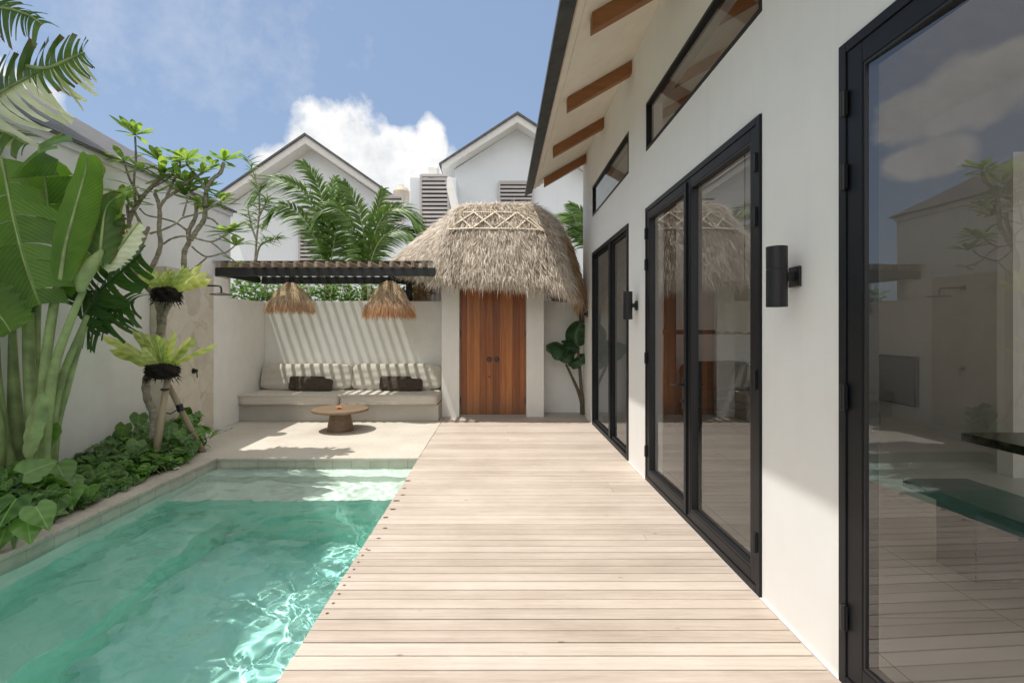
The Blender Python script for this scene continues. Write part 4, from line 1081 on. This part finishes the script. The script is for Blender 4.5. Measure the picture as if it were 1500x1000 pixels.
# stakes
t = thing('tree_stake','wooden stake leaning against the frangipani trunk, the left one','stake',tuple(W(230,662,5.0)),'wooden stakes propping the frangipani')
m = MB(); m.tube([W(226,682,5.0),W(236,612,5.02),W(247,548,5.08)],[.036,.034,.03],10); m.build('pole',M['stake'],t,True)
m = MB(); m.lathe(W(241.5,570,5.04),[(.036,-.01),(.038,0),(.036,.01)],12); m.build('tie',M['black'],t)
t = thing('tree_stake','wooden stake slanting out to the right of the frangipani','stake',tuple(W(296,662,5.6)),'wooden stakes propping the frangipani')
m = MB(); P = [W(298,664,5.65),W(272,614,5.45),W(247,564,5.25)]; m.tube(P,[.036,.032,.028],10); m.build('pole',M['stake'],t,True)
m = MB(); m.tube([W(262,598,5.35),W(250,606,5.2),W(241,604,5.1)],.007,6); m.tube([W(262,592,5.35),W(265,602,5.36)],.034,8); m.build('tie',M['black'],t)

# -- ground cover
def heart(mb,c,size,yaw,pitch,roll):
    prof = [(-.18,.30),(0,.46),(.2,.52),(.45,.42),(.7,.24),(.88,.10),(1.0,.0)]
    mt = Matrix.Translation(c) @ Matrix.Rotation(yaw,4,'Z') @ Matrix.Rotation(pitch,4,'X') @ Matrix.Rotation(roll,4,'Y')
    vs=[];uv=[];fs=[]
    for y_,w_ in prof:
        mid = max(y_,.0) if y_<0 else y_
        sag = -.22*max(0,y_)**2
        vs += [mt@V((-w_*size,y_*size,(sag+.07-.10*w_)*size)),mt@V((-w_*.5*size,(y_*.6+mid*.4)*size,(sag+.06)*size)),mt@V((0,mid*size,sag*size)),mt@V((w_*.5*size,(y_*.6+mid*.4)*size,(sag+.06)*size)),mt@V((w_*size,y_*size,(sag+.07-.10*w_)*size))]
        v_ = .05+.9*(y_+.2)/1.2; uv += [(.5-w_,v_),(.5-w_*.5,v_),(.5,v_),(.5+w_*.5,v_),(.5+w_,v_)]
    for i in range(len(prof)-1):
        for k in range(4): fs.append((i*5+k,i*5+k+1,i*5+k+6,i*5+k+5))
    mb.add(vs,fs,uv)
m = MB(); ms = MB()
def mound(x,y):    # height of the planting over the bed
    return .30*(.75+.25*math.sin(y*2.3+.4)+.18*math.sin(y*5.1+x*3))*min(1,max(.25,(XP-.1-x)/.45+.25))
for k in range(2600):
    y = R.uniform(1.6,6.1); x = R.uniform(-4.03,-3.18-(.10 if y > 5.2 else 0)-.25*max(0,y-5.4))
    if y > 5.85 and x > -3.6: continue
    h = mound(x,y)*R.random()**.45+.03
    s_ = R.uniform(.045,.10)*(1.25 if y < 3.8 else 1)
    if R.random() < .04: s_ *= 1.5; h += .04
    heart(m,(x,y,h),s_*1.15,R.gauss(PI*1.35,1.0),R.gauss(-.55,.5),R.gauss(0,.35))
    if k % 5 == 0: ms.tube([(x+R.uniform(-.05,.05),y+R.uniform(-.05,.05),0),(x+.01,y,h*.6),(x,y,h)],.004,4)
for k in range(150):
    y = R.uniform(1.9,5.9); x = R.uniform(-3.9,-3.25); q = R.random()*6.28; c = V((x,y,mound(x,y)*.6)); d = V((math.cos(q)*.8,math.sin(q)*.8,1.1)).normalized(); l = R.uniform(.12,.26)
    blade(m,[c+d*l*t_/5+V((0,0,-1))*l*.5*(t_/5)**2 for t_ in range(6)],l*.2,(d.x*.3,-.4,1),.3,.003,2,'lance')
tag(m.build('ground_cover',M['cover_leaf'],smooth=True),'dense heart leaved ground cover along the pool','ground cover',kind='stuff')
tag(ms.build('ground_cover_stems',M['stalk']),'thin stems under the heart leaved ground cover','stems',kind='stuff')
def tallheart(px,py,Y,leaves,label,group='larger heart leaved plants rising from the ground cover'):
    c = W(px,py,Y); c.z = 0; t = thing('philodendron',label,'plant',tuple(c),group)
    a = MB(); b_ = MB()
    for lx,ly,sz_,yaw,pit in leaves:
        p = W(lx,ly,Y); a.tube([c,c.lerp(p,.5)+V((0,0,.05)),p],.006,5); heart(b_,p,sz_,yaw,pit,R.uniform(-.3,.3))
    a.build('stems',M['stalk'],t,True); b_.build('leaves',M['cover_leaf'],t,True)
tallheart(186,650,5.25,[(204,607,.16,3.6,-1.0),(208,618,.13,4.2,-.8),(183,622,.17,3.0,-1.1),(172,632,.12,2.5,-1.0),(200,640,.12,4,-.7)],'tall heart leaved plant against the wall left of the stakes')
tallheart(66,690,4.0,[(72,625,.20,3.2,-1.3),(58,640,.16,2.6,-1.0),(84,680,.22,4.2,-.6),(40,690,.25,3.4,-.6),(14,678,.24,2.6,-.6)],'large heart leaved plant in front of the green stalks')
tallheart(250,650,5.3,[(248,622,.17,3.6,-1.0),(236,630,.15,3,-.9),(262,630,.15,4.2,-.9),(272,640,.14,4.4,-.8),(291,628,.13,4.4,-.8),(280,650,.14,4,-1),(252,644,.15,3.3,-.8)],'bushy heart leaved plant around the foot of the stakes')
tallheart(20,800,3.15,[(10,770,.16,3.4,-.8),(40,760,.17,4.0,-.7),(52,742,.18,4.4,-.7),(24,730,.2,3.2,-.7),(5,740,.2,2.8,-.6)],'nearest heart leaved plant at the left picture edge')

# -- alocasia by the gate
at_ = thing('alocasia','dark alocasia with big leaves beside the right gate pillar','plant',(1.22,8.1,0))
def ast(pts,r,Y=8.0): m = MB(); P = catmull(world_line(pts,Y),6); n=len(P); m.tube(P,[r*(1-.55*i/n) for i in range(n)],8); m.build('stalk',M['stalk_old'],at_,True)
ast([(853,606),(852,590),(846,570),(836,548),(829,533)],.035)
ast([(853,606),(852,580),(850,550),(847,515),(846,500)],.035)
ast([(854,606),(853,590),(852,572)],.05)
def aleaf(pts,w,nr,Y=7.95,f=.25,rp=.02):
    m = MB(); P = catmull(world_line(pts,Y),6); blade(m,P,w,nr,f,rp,4,'banana',.2,2); m.build('leaf',M['aloc'],at_,True)
aleaf([(838,528),(828,515),(812,508),(800,507)],.34,(-.1,-.7,.6))
aleaf([(846,500),(838,505),(832,512),(830,520,-.1)],.26,(-.2,-1,.3))
aleaf([(847,508),(843,494),(846,482),(852,472)],.36,(-.3,-1,.2))
aleaf([(850,510),(840,502),(830,498),(822,499)],.22,(0,-.3,1))
aleaf([(832,532),(842,530),(852,524),(860,518)],.20,(0,-.7,.6))
aleaf([(833,531),(842,534),(850,532)],.12,(.1,-.7,.6))

# -- palms and shrubs beyond the back wall
def palm(label,fronds,Y,base,name='garden_palm'):
    t = thing(name,label,'palm',(base[0],Y,0),'feathery palms behind the garden wall')
    a = MB(); b_ = MB()
    for pts,ll,nr in fronds:
        P = catmull(world_line(pts,Y),5); frond(a,b_,P,ll,84,.5,.048,nr,.016,.6)
    a.build('fronds',M['palm'],t,True); b_.build('rachis',M['stalk'],t,True)
    c = MB(); q = W(fronds[0][0][0][0],fronds[0][0][0][1],Y); c.tube([(q.x,Y,-.05),(q.x,Y,q.z*.6),q],[.10,.08,.05],10); c.build('trunk',M['stalk_old'],t,True)
n1 = (0,-.6,.8); n2 = (.7,-.7,.5); n3 = (-.7,-.7,.5)
palm('left feathery palm behind the pergola, with one frond arching left',[
 ([(478,400),(470,350),(456,300),(434,273),(402,262),(374,282)],.50,(-.5,-.75,.5)),
 ([(480,400),(482,345),(474,300),(462,262),(446,240)],.48,(.5,-.9,.2)),
 ([(478,400),(462,350),(440,315),(412,300,.2),(392,320,.3)],.42,(-.4,-.8,.5)),
 ([(482,400),(492,340),(498,300),(500,270)],.42,(.5,-.9,.2)),
 ([(480,400),(476,350,.3),(480,300,.6),(490,262,.8)],.42,(0,-1,.3))],9.6,(-3.3,0))
palm('right feathery palm behind the pergola, fuller and next to the thatch',[
 ([(534,400),(524,360),(508,320),(484,304),(466,318)],.46,(-.6,-.7,.4)),
 ([(536,400),(532,340),(522,300),(506,270)],.46,(.4,-.9,.2)),
 ([(538,400),(548,345),(566,312),(592,306),(616,332)],.48,(.5,-.7,.5)),
 ([(538,400),(552,360),(572,340),(600,340),(622,362)],.44,(.5,-.7,.5)),
 ([(536,400),(540,350,.3),(552,310,.4),(560,280,.5)],.42,(.5,-.8,.3)),
 ([(536,400),(520,370,.3),(500,350,.4),(480,352,.5)],.40,(-.4,-.8,.5))],9.3,(-2.6,0))
palm('small palm showing above the right end of the thatch',[
 ([(862,370),(856,340),(842,322),(822,318),(808,332)],.42,(-.4,-.7,.5)),([(864,370),(862,335),(852,312),(838,300)],.40,(0,-1,.3)),([(862,370),(850,345),(836,336),(824,348)],.36,(-.4,-.7,.5))],11.0,(1.9,0))
t = thing('slender_dracaena','slender bamboo like plant with narrow tufts at the pergola left end','plant',(-4.6,9.4,0))
a = MB(); b_ = MB()
for pts in ([(372,400),(376,350),(380,300),(374,262),(362,232)],[(372,400),(380,362),(396,352),(405,350)],[(376,352),(368,330),(362,300)],[(378,320),(388,300),(392,290)]):
    P = catmull(world_line(pts,9.4),6); a.tube(P,[.022*(1-.6*i/len(P)) for i in range(len(P))],6)
    for i in range(len(P)//3,len(P)):
        for k in range(5):
            q = R.random()*6.28; d = V((math.cos(q),math.sin(q),R.uniform(-.1,1.1))).normalized(); l = R.uniform(.18,.42)
            blade(b_,[P[i]+d*l*s_/4+V((0,0,-1))*l*.35*(s_/4)**2 for s_ in range(5)],.022,(d.x,-1,.3),.3,0,1,'grass')
a.build('stem',M['bark'],t,True); b_.build('leaves',M['palm'],t,True)
def shrub(x,y,z0,z1,rx,ry,n,label):
    t = thing('garden_shrub',label,'shrub',(x,y,0),'green shrubs behind the garden wall')
    b_ = MB(); a = MB()
    for k in range(9):
        q = R.random()*6.28; P = [V((x,y,-.05)),V((x+math.cos(q)*rx*.3,y+math.sin(q)*ry*.3,z0)),V((x+math.cos(q)*rx*.8,y+math.sin(q)*ry*.8,z1*.95))]
        a.tube(P,[.03,.02,.008],5)
    for k in range(n):
        while 1:
            u,v,w_ = (R.uniform(-1,1) for _ in range(3))
            if .25 < u*u+v*v+w_*w_ < 1.0 + .35*math.sin(u*7+v*5+w_*6): break
        c = V((x+u*rx,y+v*ry,(z0+z1)/2+w_*(z1-z0)/2)); q = R.random()*6.28; d = V((math.cos(q),math.sin(q),R.uniform(-.4,1))).normalized(); l = R.uniform(.08,.17)
        blade(b_,[c+d*l*s_/3+V((0,0,-1))*l*.2*(s_/3)**2 for s_ in range(4)],l*.34,(d.x,-.6,.8),.3,0,1,'lance')
    b_.build('leaves',M['hedge'],t); a.build('stem',M['bark'],t,True)
for i,(x,z1,l) in enumerate(((-4.55,2.35,'shrub beyond the wall at the far left pergola end'),(-3.8,2.25,'shrub beyond the wall between the left lamp and the corner'),(-3.1,2.35,'shrub beyond the wall right behind the left straw lamp'),(-2.4,2.25,'shrub beyond the wall midway between the straw lamps'),(-1.75,2.3,'shrub beyond the wall behind the right straw lamp'),(2.0,2.5,'shrub beyond the wall behind the right thatch wing'))):
    shrub(x,9.05,1.2,z1,.52,.35,900,l)

# ------------------------------------------------------------------ camera, sky, sun
cam = bpy.data.cameras.new('camera'); co = bpy.data.objects.new('camera', cam); COL.objects.link(co)
cam.sensor_width = 36; cam.lens = 740/1500*36; cam.clip_end = 2000; cam.clip_start = .02
cam.shift_x = (750-733)/1500; cam.shift_y = -(500-482)/1500
co.location = (0,0,1.37); co.rotation_euler = (PI/2,0,0); sc.camera = co

sd = V((.325,.13,-1)).normalized()
Ls = bpy.data.lights.new('sun','SUN'); Ls.energy = 4.2; Ls.angle = math.radians(.5); Ls.color = (1,.955,.89); Ls.cycles.is_caustics_light = True
lo = bpy.data.objects.new('sun',Ls); COL.objects.link(lo); lo.rotation_euler = sd.to_track_quat('-Z','Y').to_euler(); lo.location = (-3,-1,9)
SKY_FILL = 1.3
wd = bpy.data.worlds.new('World'); sc.world = wd; wd.use_nodes = True; nt = wd.node_tree; nt.nodes.clear()
out = nt.nodes.new('ShaderNodeOutputWorld')
sky = nt.nodes.new('ShaderNodeTexSky'); sky.sky_type = 'NISHITA'; sky.sun_disc = False
sky.sun_elevation = math.asin(-sd.z); sky.sun_rotation = math.atan2(-sd.x,-sd.y) % (2*PI); sky.air_density = 1.0; sky.dust_density = 1.6; sky.ozone_density = 1.0
bg = N(nt,'ShaderNodeBackground',Strength=.145)
skyc = mixc(nt, .5, sky.outputs[0], (2.6,3.55,5.2))
L(nt, skyc, bg.inputs[0])
tc = nt.nodes.new('ShaderNodeTexCoord'); sp = nt.nodes.new('ShaderNodeSeparateXYZ'); L(nt, tc.outputs['Generated'], sp.inputs[0])
az = mathn(nt,'ARCTAN2',sp.outputs[0],sp.outputs[1]); el = mathn(nt,'ARCSINE',sp.outputs[2])
cb = nt.nodes.new('ShaderNodeCombineXYZ'); L(nt,az,cb.inputs[0]); L(nt,el,cb.inputs[1])
fb = noise(nt, cb.outputs[0], 7.5, 9, .58); fb2 = noise(nt, cb.outputs[0], 17, 7, .6)
def blob(ca,ce,ra,re):
    a_ = mathn(nt,'POWER',mathn(nt,'ABSOLUTE',mathn(nt,'DIVIDE',mathn(nt,'SUBTRACT',az,ca),ra)),2.0); b_ = mathn(nt,'POWER',mathn(nt,'ABSOLUTE',mathn(nt,'DIVIDE',mathn(nt,'SUBTRACT',el,ce),re)),2.0)
    return mathn(nt,'SUBTRACT',1,mathn(nt,'ADD',a_,b_))
def dirang(px,py):
    x,z = (px-733)/740,(482-py)/740; return math.atan2(x,1), math.asin(z/math.sqrt(1+x*x+z*z))
mask = None
for px,py,ra,re in ((498,222,.105,.10),(560,250,.16,.08),(430,250,.085,.05),(632,225,.035,.07),(500,268,.14,.05),(22,150,.07,.05),(-110,95,.10,.055),(0,212,.055,.035)):
    ca,ce = dirang(px,py); b_ = blob(ca,ce,ra,re); mask = b_ if mask is None else mathn(nt,'MAXIMUM',mask,b_)
mask = mathn(nt,'MAXIMUM',mask,-2.0)
dens = mathn(nt,'ADD',mathn(nt,'MULTIPLY',mask,1.5),mathn(nt,'MULTIPLY',mathn(nt,'SUBTRACT',fb,.5),4.6))
dens = mathn(nt,'MULTIPLY',dens,1.5,True)
ca,ce = dirang(215,22); wis = mathn(nt,'MULTIPLY',mathn(nt,'ADD',blob(ca,ce,.3,.12),mathn(nt,'MULTIPLY',mathn(nt,'SUBTRACT',fb2,.5),4.5)),.12,True)
dens = mathn(nt,'MAXIMUM',dens,wis)
bgc = N(nt,'ShaderNodeBackground',Strength=1.0)
L(nt, ramp(nt, mathn(nt,'ADD',mathn(nt,'MULTIPLY',fb2,.5),mathn(nt,'MULTIPLY',fb,.5)), [(.34,(.70,.74,.79)),(.52,(1.0,1.0,1.0))]), bgc.inputs[0])
# bright cloud added overhead and behind, out of view, to lift the shade
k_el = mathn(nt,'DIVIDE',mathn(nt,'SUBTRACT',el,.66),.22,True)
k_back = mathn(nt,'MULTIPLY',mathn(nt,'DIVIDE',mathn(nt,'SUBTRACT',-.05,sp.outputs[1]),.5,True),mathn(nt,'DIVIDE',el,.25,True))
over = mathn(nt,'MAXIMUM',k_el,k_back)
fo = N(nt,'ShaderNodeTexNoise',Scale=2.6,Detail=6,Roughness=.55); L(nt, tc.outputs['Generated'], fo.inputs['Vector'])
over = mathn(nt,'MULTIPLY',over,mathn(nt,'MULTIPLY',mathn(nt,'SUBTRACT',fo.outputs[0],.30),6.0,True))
bgo = N(nt,'ShaderNodeBackground',Color=(1.0,.985,.96,1),Strength=SKY_FILL)
mx = nt.nodes.new('ShaderNodeMixShader'); L(nt,dens,mx.inputs[0]); L(nt,bg.outputs[0],mx.inputs[1]); L(nt,bgc.outputs[0],mx.inputs[2])
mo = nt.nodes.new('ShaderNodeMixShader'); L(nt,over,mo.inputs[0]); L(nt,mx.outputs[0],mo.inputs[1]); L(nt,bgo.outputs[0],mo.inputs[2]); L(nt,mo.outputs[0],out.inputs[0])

sc.view_settings.view_transform = 'Standard'; sc.view_settings.look = 'None'; sc.view_settings.exposure = 0
sc.render.engine = 'CYCLES'
sc.cycles.use_denoising = True
sc.cycles.max_bounces = 10; sc.cycles.transparent_max_bounces = 16; sc.cycles.transmission_bounces = 8
sc.cycles.caustics_refractive = True; sc.cycles.caustics_reflective = False; sc.cycles.sample_clamp_indirect = 6
